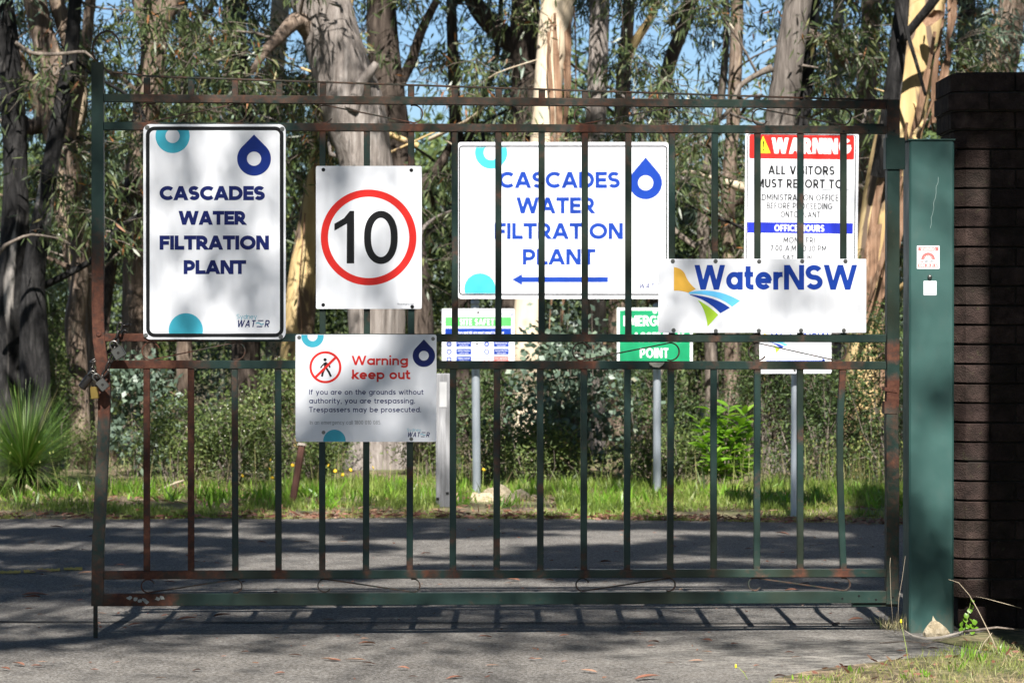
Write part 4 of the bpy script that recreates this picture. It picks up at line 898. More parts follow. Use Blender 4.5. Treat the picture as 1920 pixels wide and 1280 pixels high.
# ------------------------------------------------------------------ trees
def cr(pts, step):
    """Catmull-Rom resample of [(Vector, radius)]"""
    out = []; n = len(pts)
    for i in range(n - 1):
        p0 = pts[max(0, i - 1)]; p1 = pts[i]; p2 = pts[i + 1]; p3 = pts[min(n - 1, i + 2)]
        k = max(1, int((p2[0] - p1[0]).length/step))
        for j in range(k):
            t = j/k; t2, t3 = t*t, t*t*t
            f = lambda a, b, c, d: 0.5*((2*b) + (c - a)*t + (2*a - 5*b + 4*c - d)*t2 + (3*b - a - 3*c + d)*t3)
            out.append((f(p0[0], p1[0], p2[0], p3[0]), max(.002, f(p0[1], p1[1], p2[1], p3[1]))))
    out.append(pts[-1]); return out
def limb_mesh(name, pts, mat, parent, n=20, rough=0.07, step=0.07, seed=0, fl=0.0):
    P = cr(pts, step); m = len(P); vs = []; u = Vector((1, 0.05, 0)); nn = noise.noise
    for i in range(m):
        t = (P[min(i + 1, m - 1)][0] - P[max(0, i - 1)][0]).normalized(); u = (u - t*u.dot(t)).normalized(); w_ = t.cross(u); p, r = P[i]
        for k in range(n):
            a = 2*math.pi*k/n; ca, sa = math.cos(a), math.sin(a)
            d = nn(Vector((ca*1.6 + seed, sa*1.6, i*step*1.4)))*1.0 + nn(Vector((ca*5 + seed, sa*5, i*step*1.1)))*.6 + nn(Vector((ca*9, sa*9 + seed, i*step*9)))*.25
            rr = r*(1 + rough*d*1.6)
            if fl and i*step < .5: rr *= 1 + fl*(.5 - i*step)*(1 + .5*math.sin(3*a + seed))
            vs.append(p + (u*ca + w_*sa)*rr)
    mb = MB(); mb.add(vs, [(i*n + k, i*n + (k + 1) % n, (i + 1)*n + (k + 1) % n, (i + 1)*n + k) for i in range(m - 1) for k in range(n)] + [tuple(range((m - 1)*n, m*n))])
    return mb.build(name, mat, parent, smooth=True)
TREES = []
class Tree:
    def __init__(s, label, Y, pts, mat, ht=11, lean=(0, 0), group=None, name='gum_tree', rough=.07, base=None, n=22, fl=0.25, dy=0.0):
        """pts: (px, py, width px) measured; Y depth; the trunk goes on above the frame to height ht"""
        w = []
        for (px, py, wd) in pts:
            x, y, z = W(px, py, Y); w.append([Vector((x, Y + dy*(z/3.0), z)), wd/2/FPX*Y])
        if w[0][0].z > .1:
            d = (w[0][0] - w[1][0]); d = d/d.z if abs(d.z) > .01 else Vector((0, 0, 1)); w.insert(0, [w[0][0] - d*(w[0][0].z + .05)*.9 - Vector((0, 0, .1*w[0][0].z + .0)), w[0][1]*1.12])
        w[0][0].z = min(w[0][0].z, -.05)
        a, b = w[-2][0], w[-1][0]; d = (b - a)/(b.z - a.z); z0 = b.z; r0 = w[-1][1]; k = 5
        for i in range(1, k + 1):
            f = i/k; dz = (ht - z0)*f
            if dz <= 0: break
            w.append([Vector((b.x + d.x*dz*(1 - .35*f) + lean[0]*f, b.y + lean[1]*f + .2*math.sin(i + Y), z0 + dz)), r0*(1 - .72*f)])
        s.base = Vector((w[0][0].x, w[0][0].y, 0)); s.e = empty(name, s.base, 0, label, 'tree', group); s.Y = Y
        s.loc = lambda v: v - s.base
        s.tr = [(p - s.base, r) for p, r in w]; s.seed = Y*3.1 + pts[0][0]*.01
        limb_mesh('trunk', s.tr, mat, s.e, n, rough, .09, s.seed, fl)
        s.mat = mat; s.nodes = []
        for p, r in cr(s.tr, .35): s.nodes.append((p.copy(), r))
        s.cl = []; TREES.append(s)
    def limb(s, pts, mat=None, Y=None, rough=.06):
        Y = Y or s.Y; q = []
        for t in pts:
            if len(t) == 4: px, py, wd, yy = t
            else: (px, py, wd), yy = t, Y
            x, y, z = W(px, py, yy); q.append((Vector((x, y, z)) - s.base, wd/2/FPX*yy))
        limb_mesh('limb', q, mat or s.mat, s.e, 12, rough, .06, s.seed + len(s.nodes))
        for p, r in cr(q, .25): s.nodes.append((p, r))
    def free_limb(s, z0, az, ln, rise, r):
        p = min(s.nodes, key=lambda nd: abs(nd[0].z - z0))[0]; d = Vector((math.cos(az), math.sin(az), 0)); q = []
        for i in range(6):
            f = i/5; q.append((p + d*ln*f + Vector((.15*math.sin(i*1.7 + az), .15*math.cos(i*2.1), rise*f - .2*ln*f*f*.4)), r*(1 - .75*f)))
        limb_mesh('limb', q, s.mat, s.e, 9, .08, .14, s.seed + az)
        for p, r in cr(q, .3): s.nodes.append((p, r))
    def grow(s, mat, n=84, rad=.32, L=(.085, .14), Wd=(.014, .023), simple=False, twmat=None, twig_n=6):
        """connect every cluster to the nearest wood by a thin branch, then hang leaves"""
        if not s.cl: return
        lv = Leaves(); tw = MB(); nodes = [(p, r) for p, r in s.nodes]
        NP = np.array([tuple(p) for p, r in nodes]); NR = [r for p, r in nodes]
        cl = sorted(s.cl, key=lambda c: float(np.min(np.linalg.norm(NP - np.array(c[:3]) + np.array(s.base), axis=1))))
        for c in cl:
            q = np.array(c[:3]) - np.array(s.base); k = c[3] if len(c) > 3 else 1.0
            dd = np.linalg.norm(NP - q, axis=1) + np.maximum(0, NP[:, 2] - q[2])*.3; i = int(np.argmin(dd)); a = Vector(NP[i]); b = Vector(q)
            ln = (b - a).length; seg = max(3, int(ln/.35)); pts = []; r0 = min(NR[i]*.5, .012 + .010*ln); rs = []
            side = Vector(RNG.normal(size=3))*.10*ln
            for j in range(seg + 1):
                f = j/seg; p = a.lerp(b, f) + side*math.sin(math.pi*f) + Vector((0, 0, .12*ln*math.sin(math.pi*f))) + Vector(RNG.normal(size=3))*.02*(0 < j < seg); pts.append(p); rs.append(r0*(1 - f) + .0035*f)
            tw.tube(pts, rs, 5, cap=False)
            NP = np.vstack([NP, np.array([tuple(p) for p in pts[1:]])]); NR += rs[1:]
            m = int(n*k*(.7 + .6*RNG.random())); el = np.array([rad, rad, rad*.95])*(.8 + .5*RNG.random())
            # leaves hang on a few drooping twigs
            for _ in range(twig_n):
                dr = unit(RNG.normal(size=(1, 3)))[0]; dr[2] = dr[2]*.6 - .25; tip = q + dr*el*1.3; mid = (q + tip)/2 + np.array([0, 0, .08*rad])
                tw.tube([Vector(q), Vector(mid), Vector(tip)], [.0035, .0028, .0015], 4, cap=False)
                mm = m//twig_n; t = RNG.random((mm, 1)); P = (1 - t)**2*q + 2*t*(1 - t)*mid + t*t*tip + RNG.normal(size=(mm, 3))*rad*.22
                D = RNG.normal(size=(mm, 3))*.55 + np.array([0, 0, -.75]) + dr*.4
                tn = np.clip(RNG.random(mm)*.85 + RNG.normal()*.12, 0, 1); tn[RNG.random(mm) > .975] = 1.0
                lv.add(P, D, RNG.uniform(*L, mm), RNG.uniform(*Wd, mm), tn)
        tag(tw.build('twigs', twmat or B_TWIG, s.e, smooth=True), kind='stuff')
        tag(lv.build('foliage', mat, s.e, simple=simple), kind='stuff')

T_ = {}
t = Tree('big pale grey gum leaning left behind the speed sign, its base among yellow flowers', 24.8, [(706, 893, 118), (706, 850, 100), (705, 750, 98), (706, 600, 108), (694, 420, 104), (686, 310, 98), (663, 205, 118), (632, 100, 108), (604, 0, 112), (580, -90, 104)], B_GREY, 11, (-.6, .5), rough=.065, n=56, fl=.5)
t.limb([(660, 205, 30), (676, 160, 24), (700, 128, 17), (706, 118, 12)], Y=24.55)
t.limb([(600, 75, 55, 24.8), (560, 40, 34, 24.6), (520, 75, 22, 24.3), (495, 100, 18, 24.1), (470, 140, 10, 24)], B_BROWN)
T_['big'] = t
t = Tree('tall cream smooth-barked gum behind the arrow sign, hung with loose bark strips', 26.0, [(990, 760, 62), (988, 620, 56), (1000, 500, 54), (1012, 380, 50), (1020, 250, 50), (1032, 120, 56), (1047, 0, 62), (1056, -90, 58)], B_CREAM, 12, (.4, .3), rough=.03)
T_['cream'] = t
t.limb([(1050, 20, 26), (1075, -20, 22), (1100, -70, 18)], B_CREAM)
def strips(t, specs):
    for (x0, y0, x1, y1, wd, dy) in specs:
        a = Vector(W(x0, y0, t.Y + dy)) - t.base; b = Vector(W(x1, y1, t.Y + dy)) - t.base; n = 14; mb = MB(); vs = []; h = wd/2/FPX*t.Y; ph = random.random()*6
        for i in range(n + 1):
            f = i/n; p = a.lerp(b, f) + Vector((.03*math.sin(ph + f*5)*f, .03*math.cos(ph + f*4), 0)); w_ = h*(.5 + .9*math.sin(math.pi*min(1, f*.9 + .1))); tw_ = ph + f*2.2
            c = Vector((math.cos(tw_)*.4 + .6, math.sin(tw_)*.5, 0))*w_
            vs += [p - c, p + Vector((0, .006, 0)), p + c]
        mb.add(vs, [(3*i, 3*i + 1, 3*i + 4, 3*i + 3) for i in range(n)] + [(3*i + 1, 3*i + 2, 3*i + 5, 3*i + 4) for i in range(n)]); mb.build('bark_strip', B_STRIP, t.e, smooth=True)
strips(t, [(1040, 25, 1048, 300, 9, -.2), (1050, 40, 1042, 420, 7, -.15), (1062, 30, 1060, 260, 10, -.1), (1068, 60, 1052, 610, 7, 0), (1076, 10, 1086, 330, 5, 0), (1028, 60, 1036, 330, 6, -.28), (1035, 30, 1024, 170, 9, -.3), (1058, -20, 1070, 200, 12, -.1), (1045, 280, 1035, 640, 6, -.1), (1066, 330, 1058, 560, 4, 0)])
t = Tree('stout dark gum forking left just left of the cream trunk, rising behind the top rail', 27.5, [(965, 700, 60), (968, 500, 56), (975, 330, 54), (990, 200, 58), (985, 90, 62), (985, 0, 52), (988, -90, 48)], B_DARK, 11, (.2, .8))
t.limb([(985, 120, 46), (960, 80, 42), (925, 50, 38), (895, 15, 34), (870, -40, 30), (830, -140, 22)]); T_['dfork'] = t
t = Tree('grey rough trunk with a black shaded side standing behind the red visitor sign', 24.2, [(1440, 860, 66), (1446, 600, 62), (1455, 380, 60), (1463, 250, 62), (1478, 120, 56), (1497, 0, 50), (1510, -90, 46)], B_GREY2, 10, (.5, .3), rough=.04)
t.limb([(1448, 128, 16), (1420, 140, 11), (1385, 165, 10), (1372, 200, 8), (1350, 225, 8)], B_TWIG, 24.1)
t.limb([(1500, 60, 24, 24.4), (1540, 75, 20, 24.6), (1570, 100, 17, 24.8), (1592, 130, 12, 25)], B_BROWN); T_['grey2'] = t
t = Tree('black trunk standing in for the shaded side of the grey trunk at the visitor sign', 24.9, [(1480, 860, 44), (1484, 600, 42), (1492, 300, 44), (1507, 120, 40), (1520, 0, 34), (1530, -80, 30)], B_CHAR, 8, (.9, .8)); T_['shade_side'] = t  # black bark paints in the shaded right side of the grey trunk
t = Tree('wide ochre gum leaning right near the teal post, with long shaggy bark ribbons', 23.6, [(1625, 760, 92), (1630, 600, 86), (1645, 470, 84), (1665, 350, 84), (1690, 230, 84), (1716, 110, 76), (1738, 0, 68), (1752, -80, 62)], B_YELLOW, 11, (1.0, .2), rough=.04)
t.limb([(1650, 330, 36, 23.3), (1665, 230, 34, 23.2), (1680, 120, 32, 23.2), (1690, 20, 28, 23.2), (1695, -60, 24, 23.2)], B_CHAR)
t.limb([(1688, 80, 16, 23.1), (1720, 40, 17, 23.0), (1752, 0, 18, 22.9), (1790, -60, 16, 22.8)], B_CHAR)
t.limb([(1680, -20, 9, 23), (1700, 60, 8, 22.9), (1718, 120, 7, 22.9), (1735, 180, 6, 22.9)], B_CHAR)
strips(t, [(1770, 10, 1745, 230, 20, -.35), (1752, 60, 1700, 330, 18, -.35), (1740, 130, 1668, 420, 17, -.4), (1768, 120, 1690, 380, 14, -.3), (1700, 230, 1650, 520, 16, -.4), (1720, 280, 1640, 600, 14, -.35), (1690, 330, 1622, 610, 12, -.42), (1670, 260, 1600, 590, 12, -.35), (1650, 420, 1612, 640, 14, -.4), (1785, -10, 1778, 110, 22, -.2), (1782, 90, 1745, 240, 11, -.2), (1740, 50, 1755, 20, 26, -.4), (1660, 600, 1650, 760, 10, -.3)])
T_['ochre'] = t
t = Tree('brown trunk with twin stems at the right edge above the brick pillar', 26.5, [(1900, 700, 46), (1888, 400, 42), (1876, 200, 44), (1888, 100, 46), (1905, 0, 40), (1915, -80, 36)], B_BROWN, 10, (.8, 0))
t.limb([(1850, 140, 30), (1862, 90, 26), (1880, 30, 22), (1890, -60, 18)]); T_['redge'] = t
t = Tree('mottled mid-brown gum rising between the ochre and grey trunks at right', 28.5, [(1600, 700, 40), (1610, 400, 36), (1622, 200, 40), (1632, 60, 36), (1636, -60, 34)], B_BROWN, 10, (.3, .4)); T_['m1'] = t
t = Tree('smooth tan trunk behind the gate between the two left signs, glowing yellow low down', 26.8, [(545, 830, 60), (552, 700, 58), (565, 560, 60), (585, 420, 52), (602, 300, 44), (612, 200, 40), (640, 60, 34), (655, -60, 30)], B_YELLOW, 10, (.2, .6), rough=.03); T_['tan'] = t
strips(t, [(598, 170, 592, 400, 12, -.3), (610, 190, 612, 420, 10, -.3), (572, 400, 560, 620, 10, -.3)])
t = Tree('dark twisted trunk leaning left at the top left corner, behind the latch post hook', 25.2, [(178, 760, 50), (165, 620, 50), (150, 500, 50), (128, 380, 54), (118, 260, 62), (105, 150, 58), (80, 60, 46), (52, -40, 42)], B_BROWN, 10, (-1, .4), rough=.09)
t.limb([(128, 330, 34), (100, 250, 38), (70, 180, 38), (30, 110, 34), (-20, 40, 30), (-90, -40, 26)], B_BROWN)
t.limb([(130, 270, 26), (150, 170, 30), (125, 60, 30), (95, -30, 26)], B_BROWN)
t.limb([(110, 200, 46), (60, 240, 30), (10, 200, 28), (-60, 190, 22)], B_DARK)
T_['left'] = t
t = Tree('charred black trunk at the far left edge above the grass tree', 24.0, [(14, 830, 64), (16, 640, 60), (26, 470, 56), (30, 330, 48), (20, 150, 42), (5, 0, 38)], B_CHAR, 9, (-.5, .2), rough=.09); T_['lchar'] = t
t = Tree('fire-blackened grey trunk above the grass tree at far left', 23.7, [(68, 800, 62), (64, 640, 54), (62, 540, 46), (68, 470, 42), (84, 380, 36), (102, 270, 32), (130, 120, 28), (142, 0, 24)], B_CHAR, 9, (-.2, .5), rough=.06); T_['l2'] = t
t = Tree('slim pale pinkish trunk just left of the latch post', 24.6, [(150, 800, 40), (146, 680, 36), (140, 600, 38), (150, 520, 32), (138, 400, 26), (132, 260, 24), (160, 100, 22), (175, -30, 20)], B_BROWN, 9, (.3, .3)); T_['l3'] = t
t = Tree('rough brown stringybark partly hidden behind the tall left sign', 26.4, [(268, 850, 74), (262, 650, 64), (258, 420, 58), (262, 330, 52), (275, 200, 50), (290, 90, 46), (272, 0, 44), (262, -80, 40)], B_BROWN, 11, (.4, .2), rough=.1)
t.limb([(280, 80, 50), (305, 30, 46), (330, -10, 42), (370, -80, 36)], B_BROWN); t.limb([(262, 330, 44, 26.2), (225, 420, 30, 26), (205, 520, 22, 25.8), (195, 640, 16, 25.6)], B_DARK); T_['l4'] = t
t = Tree('thin forked brown tree showing above the tall left sign', 28.0, [(346, 700, 30), (344, 400, 28), (346, 200, 26), (350, 90, 22), (338, 0, 20), (330, -60, 18)], B_BROWN, 9); t.limb([(350, 100, 16), (370, 50, 13), (390, 20, 12), (410, -20, 8)]); T_['l5'] = t
t = Tree('dark rough trunk rising just left of the big leaning gum', 28.8, [(460, 760, 54), (462, 400, 50), (450, 200, 50), (440, 60, 46), (446, -60, 44)], B_DARK, 11); T_['m2'] = t
t = Tree('white-topped smooth gum behind the dark trunk at upper left', 30.5, [(520, 700, 44), (515, 400, 40), (512, 200, 38), (522, 60, 36), (530, -60, 34)], B_CREAM, 11); T_['m3'] = t
t = Tree('black shaded gum with a kinked branch right of the big leaning gum', 27.2, [(800, 800, 54), (790, 620, 50), (770, 420, 46), (740, 250, 58), (722, 120, 60), (715, 0, 54), (712, -80, 50)], B_DARK, 11, (-.2, .5), rough=.1)
t.limb([(765, 400, 30), (800, 340, 24), (830, 300, 18), (850, 260, 12)]); t.limb([(735, 180, 26), (770, 120, 20), (790, 60, 18), (820, 0, 14)]); T_['m4'] = t
t = Tree('slim grey-brown gum seen between the top rails right of the cream trunk', 29.5, [(1160, 700, 40), (1160, 400, 34), (1165, 250, 30), (1170, 130, 26), (1180, 0, 22), (1182, -60, 20)], B_BROWN, 10)
t.limb([(1168, 130, 20), (1190, 80, 18), (1222, 30, 16), (1240, -30, 14)], B_YELLOW); T_['s1'] = t
t = Tree('slender gum slanting right above the company sign', 30.5, [(1225, 600, 30), (1232, 350, 28), (1240, 210, 26), (1255, 120, 26), (1285, 40, 24), (1310, -40, 20)], B_BROWN, 10, (.5, 0)); T_['s2'] = t
t = Tree('thin twisted dark tree in the gap right of the arrow sign', 27.8, [(1335, 760, 26), (1330, 560, 22), (1318, 420, 22), (1332, 280, 18), (1352, 180, 15), (1362, 60, 12), (1360, -40, 10)], B_TWIG, 8, (.2, 0)); T_['s3'] = t
t = Tree('twin dark saplings in the middle gap behind the keep out sign', 29.2, [(865, 700, 30), (870, 400, 26), (856, 250, 24), (850, 120, 22), (846, 0, 18)], B_DARK, 9); t.limb([(862, 300, 18), (900, 200, 15), (930, 110, 12), (940, 0, 10)]); T_['s4'] = t
# pale shadowed stems low in the middle
for i, (px, wd, Y, m_, lab) in enumerate(((1112, 46, 27.0, B_GREY, 'pale mottled trunk behind the shrubs between arrow sign and green assembly sign'), (1370, 30, 27.0, B_BROWN, 'short brown trunk low behind the bright green shrub'), (1560, 26, 29, B_GREY, 'grey sapling behind the red visitor sign'), (1800, 40, 30, B_DARK, 'dark trunk beyond the brick pillar cap'))):
    Tree(lab, Y, [(px, 800, wd), (px + 4, 600, wd*.95), (px - 5, 400, wd*.9), (px + 6, 200, wd*.85), (px + 12, 0, wd*.8)], m_, 9, n=16)
# ---- fallen dead branches criss-crossing
for i, (pp, Y, lab) in enumerate((([(1250, 330, 7), (1290, 322, 7), (1340, 335, 8), (1400, 352, 20), (1470, 350, 24), (1540, 346, 22)], 26.4, 'pale fallen limb lying across between the arrow sign and the visitor sign'),
        ([(30, 80, 9), (60, 100, 8), (110, 102, 7), (160, 98, 6), (178, 112, 4)], 23.4, 'bare grey branch reaching to the latch post at top left'),
        ([(-20, 500, 8), (10, 460, 7), (30, 450, 6), (60, 440, 5), (110, 447, 4)], 23.2, 'thin dead branch above the grass tree at far left'))):
    q = [(Vector(W(a, b, Y)), c/2/FPX*Y) for a, b, c in pp]; b0 = q[0][0].copy(); e = empty('fallen_branch', b0, 0, lab, 'branch'); limb_mesh('branch_wood', [(p - b0, r) for p, r in q], B_CREAM if i == 0 else B_TWIG, e, 8, .08, .06, i)

# ---- foliage clusters: where the photo shows leaves and where sky shows through
GAPS = [(15, 260, 60, 110, 1), (190, 10, 40, 40, .8), (375, 30, 26, 40, .8), (340, 150, 40, 30, .5), (560, 90, 22, 60, .8), (805, 235, 60, 100, .85), (770, 90, 40, 60, .6), (1110, 90, 50, 90, .6), (1150, 190, 60, 60, .5), (1260, 100, 60, 70, .45), (1320, 150, 60, 60, .6), (1425, 90, 50, 130, .97), (1390, 200, 40, 40, .8), (1535, 200, 40, 60, .6), (1000, 60, 30, 50, .2), (880, 110, 40, 60, .5), (1240, 30, 30, 30, .4), (240, 200, 30, 40, .4)]
DENSE = [(70, 420, 90, 120, 1.6), (200, 330, 60, 130, 1.3), (440, 150, 120, 70, 1.3), (560, 160, 50, 80, 1.3), (900, 170, 60, 90, .9), (1370, 40, 60, 60, 1.4), (1130, 130, 60, 70, 1.1), (1400, 130, 40, 50, 1.0), (1820, 110, 70, 120, 1.5), (620, 380, 30, 150, 1.3), (830, 380, 30, 70, .9), (1600, 120, 50, 120, 1.2), (340, 60, 60, 60, .9), (700, 60, 30, 40, .5), (1560, 40, 50, 60, 1.0), (1320, 330, 80, 90, 1.2), (1660, 500, 60, 80, .8), (120, 90, 60, 80, .8), (1230, 200, 90, 60, .9)]
def vdens(px, py):
    d = .55
    for (x, y, rx, ry, k) in DENSE: d += .5*k*math.exp(-((px - x)/rx)**2 - ((py - y)/ry)**2)
    for (x, y, rx, ry, k) in GAPS: d *= 1 - k*math.exp(-((px - x)/rx)**4 - ((py - y)/ry)**4)
    if py > 430: d *= .5
    if py > 560: d = 0
    return d
def lit_zone(x, yg):
    """ground-trace of things the photo shows in full sun beyond the road"""
    if 21.4 < yg < 24.6 and -.75 < x < 3.2: return True
    return False
def keep_lit(x, yg):
    return (-1.65 < x < -.85 and 25 < yg < 29.5) or (.05 < x < .55 and 26 < yg < 31) or (2.95 < x < 3.75 and 24.2 < yg < 29) or (-2.15 < x < -1.75 and 27 < yg < 29.5) or (1.95 < x < 2.35 and 26 < yg < 29)
clusters = []
for _ in range(13000):
    px, py, Y = RNG.uniform(-140, 2060), RNG.uniform(-120, 560), RNG.uniform(23.2, 36)
    if RNG.random() < vdens(px, py)*.155:
        x, y, z = W(px, py, Y)
        blk = any(abs(px - gx) < 45 and py > g0 and Y < gy for gx, g0, gy in ((690, -200, 24.6), (1025, -200, 25.9), (1470, -200, 24.0), (1700, -200, 23.3), (610, 300, 26.5)))
        if not blk and not (lit_zone(x, y + z*.916) and RNG.random() < .95): clusters.append((x, y, z, 1.0))
nvis = len(clusters)
for _ in range(4200):                                 # the crowns above the frame
    x, y, z = RNG.uniform(-9, 9), RNG.uniform(19.5, 40), RNG.uniform(4.5, 12.5)
    if z < CAMH + 700/FPX*y: continue
    yg = y + z*.916
    if yg < 22: 
        if RNG.random() < .75: continue
    if lit_zone(x, yg): continue
    if keep_lit(x, yg) and RNG.random() < .9: continue
    if noise.noise(Vector((x*.55, yg*.5, 1.7))) < .12: continue
    if RNG.random() < .55: clusters.append((x, y, z, 2.2))
for c in clusters:
    best = min(TREES, key=lambda t: min(((p + t.base - Vector(c[:3])).length for p, r in t.nodes[::2])))
    best.cl.append(c)
print('clusters', nvis, len(clusters))
for i, t in enumerate(TREES):
    for k in range(4):
        t.free_limb(4.8 + 1.3*k, i*1.9 + k*1.7, 1.6 + .3*k, .9, .05)
    for k in range(2): t.free_limb(1.8 + .9*k + .3*math.sin(i), i*2.3 + k*2.9, RNG.uniform(.8, 1.9), RNG.uniform(.5, 1.5), RNG.uniform(.018, .04))
    hc = Leaves(); m_ = 1500; P = RNG.normal(size=(m_, 3))*np.array([2.3, 3.0, 1.3]) + np.array([t.base.x, t.base.y - 2.5, 12.5]); P = P[(P[:, 1] + P[:, 2]*.916 > 31) & (P[:, 2] > 8.5)]
    if len(P): hc.add(P - np.array(t.base), RNG.normal(size=P.shape), RNG.uniform(.25, .38, len(P)), RNG.uniform(.10, .15, len(P))); tag(hc.build('sky_block_crown', L_GUM, t.e, simple=True), kind='stuff')  # unseen big-leaf canopy added to block sky light, kept clear of the sun
    t.grow(L_BLUE if i % 4 == 2 else L_GUM)
# ---- far wood: reads as one mass
lv = Leaves(); n = 90000
y = RNG.uniform(44, 75, n); x = RNG.uniform(-.26, .26, n)*y; hmax = 1.3 + (600 - 330)/FPX*y + .9*np.sin(x*.9 + 1) + .6*np.sin(x*2.3); z = RNG.random(n)**.8*np.maximum(1.2, hmax + 1.0)
cx = RNG.normal(size=(n, 3))*.3
lv.add(np.stack([x, y, z], 1) + cx, RNG.normal(size=(n, 3)) + np.array([0, -.2, -.5]), RNG.uniform(.16, .34, n), RNG.uniform(.05, .10, n), np.clip(RNG.random(n)*.7 + .25*np.sin(x*3)*np.sin(y), 0, .93))
k = 7000; y = RNG.uniform(42, 70, k); x = RNG.uniform(-.24, .24, k)*y; cn = np.array([[noise.noise(Vector((a*.35, b*.3, 5)))] for a, b in zip(x, y)])[:, 0]; z = 2.5 + RNG.random(k)*8; sel = cn + .25*np.sin(z*1.3 + x) > .12
lv.add(np.stack([x, y, z], 1)[sel], (RNG.normal(size=(k, 3)) + np.array([0, 0, -.8]))[sel], RNG.uniform(.16, .3, k)[sel], RNG.uniform(.04, .07, k)[sel])
o = lv.build('distant_woodland', L_OLIVE, None, simple=True); tag(o, 'dim olive mass of far woodland filling the gaps between the trunks', 'woodland', kind='stuff')
# ---- shrubs
def shrub(label, px, pyb, wpx, hpx, Y, mat, n=7000, L=(.028, .05), Wd=(.009, .017), clumps=60, stems=7, name='shrub', cr_=.085, droop=-.1, stmat=None, flowers=None, topw=1.0):
    x0, _, _ = W(px, pyb, Y); base = Vector((x0, Y, 0)); h = W(0, pyb - hpx, Y)[2] if True else 1; h = max(.3, h); wd = wpx/FPX*Y
    e = empty(name, base, 0, label, 'shrub'); lv = Leaves(); tw = MB(); zb = .12
    cs = []
    for i in range(clumps):
        a = RNG.random()*2*math.pi; f = RNG.random()**.5; z = zb + (h - zb)*RNG.random()**.8; k = math.sin(math.pi*min(1, .18 + z/h*.72))**.6
        cs.append(Vector((math.cos(a)*f*wd/2*k*topw, math.sin(a)*f*wd*.38*k, z*(1 - .22*f*f))))
    tops = []
    for i in range(stems):
        a = 2*math.pi*i/stems + RNG.random(); c = Vector((math.cos(a)*wd*.16, math.sin(a)*wd*.14, h*.45)); b = Vector((math.cos(a)*.04, math.sin(a)*.04, 0))
        pts = [b, b.lerp(c, .5) + Vector(RNG.normal(size=3))*.04, c]; tw.tube(pts, [.014, .010, .007], 5, cap=False); tops += pts
    for c in cs:
        p = min(tops, key=lambda q: (q - c).length); m_ = p.lerp(c, .5) + Vector(RNG.normal(size=3))*.04; tw.tube([p, m_, c], [.005, .004, .0018], 4, cap=False); tops.append(m_)
        k = int(n/clumps*(.5 + RNG.random())); P = np.array(c) + RNG.normal(size=(k, 3))*cr_*np.array([1, 1, .8]); P[:, 2] = np.abs(P[:, 2]) + .01
        D = RNG.normal(size=(k, 3)) + np.array([0, 0, droop*3]) + (P - np.array(c))*4
        lv.add(P, D, RNG.uniform(*L, k), RNG.uniform(*Wd, k), np.clip(RNG.random(k)*.8 + RNG.normal()*.15, 0, 1))
    for _ in range(stems*2):
        a = RNG.random()*2*math.pi; q0 = Vector((math.cos(a)*wd*.3*RNG.random(), math.sin(a)*wd*.3, 0)); q1 = q0 + Vector((RNG.normal()*.18, RNG.normal()*.12, h*RNG.uniform(.35, 1.12)))
        tw.tube([q0, q0.lerp(q1, .5) + Vector(RNG.normal(size=3))*.04, q1], [.004, .0032, .0014], 4, cap=False)
    if flowers:
        fl = Leaves(); k = flowers; idx = RNG.integers(0, len(cs), k); P = np.array([tuple(cs[i]) for i in idx]) + RNG.normal(size=(k, 3))*cr_; fl.add(P, RNG.normal(size=(k, 3)), .012, .011); tag(fl.build('blossom', P_CREAMF, e, simple=True), kind='stuff')
    tag(tw.build('stems', stmat or B_TWIG, e), kind='stuff'); tag(lv.build('foliage', mat, e, simple=True), kind='stuff'); return e
P_CREAMF = flat('cream_blossom', (.62, .60, .50), .7)
RL_ = ((.05, .075), (.036, .055))
shrub('dense grey-green round-leaved shrub in the middle, left of the green assembly sign pole', 1075, 905, 215, 300, 23.0, L_BLUE, 2600, *RL_, 60, 8, cr_=.15)
shrub('smaller grey-green round-leaved bush just left of the latch post bars', 262, 860, 120, 190, 23.6, L_BLUE, 1500, *RL_, 30, 5)
shrub('dark brown-green bush behind the rocks and the safety board pole', 925, 905, 170, 215, 23.4, L_DARK, 3600, (.03, .05), (.012, .02))
shrub('dark fine-leaved bush behind the green assembly sign pole', 1225, 905, 190, 240, 23.8, L_DARK, 5000)
shrub('dark heath bush under the company sign at right', 1430, 905, 190, 250, 24.0, L_DARK, 5200)
shrub('deep green bush filling the gap below the small company sign', 1545, 915, 190, 250, 22.9, L_DARK, 6000)
shrub('dark bush touching the rusty hinge side of the gate', 1665, 915, 150, 330, 22.6, L_DARK, 7000)
shrub('leafy grey-green bush at the upper right between sign and post', 1650, 900, 110, 320, 24.2, L_BLUE, 2400, (.05, .08), (.014, .022))
shrub('olive heath bush with tiny cream blossom at the left bars', 335, 925, 170, 170, 22.6, L_OLIVE, 4600, flowers=160)
shrub('olive bush sprinkled with cream blossom left of the keep out sign', 440, 920, 170, 165, 22.4, L_OLIVE, 5000, flowers=420)
shrub('dull green bush behind the keep out sign', 530, 915, 150, 230, 23.2, L_OLIVE, 4400, flowers=120)
shrub('dark green bush at the foot of the tan trunk', 600, 905, 120, 220, 24.0, L_DARK, 4000)
shrub('dry olive bush in front of the big leaning gum', 600, 910, 80, 100, 22.5, L_OLIVE, 2200)
shrub('olive scrub between the big gum and the white guide post', 805, 905, 90, 200, 23.8, L_OLIVE, 5000)
shrub('low tawny scrub in front of the middle grey-green shrub', 1000, 915, 220, 110, 22.4, L_OLIVE, 4500)
shrub('low tawny scrub beside the bright green shrub', 1260, 920, 160, 110, 22.4, L_OLIVE, 3600)
shrub('olive bush behind the grass tree at far left', 90, 880, 170, 210, 24.4, L_OLIVE, 4000)
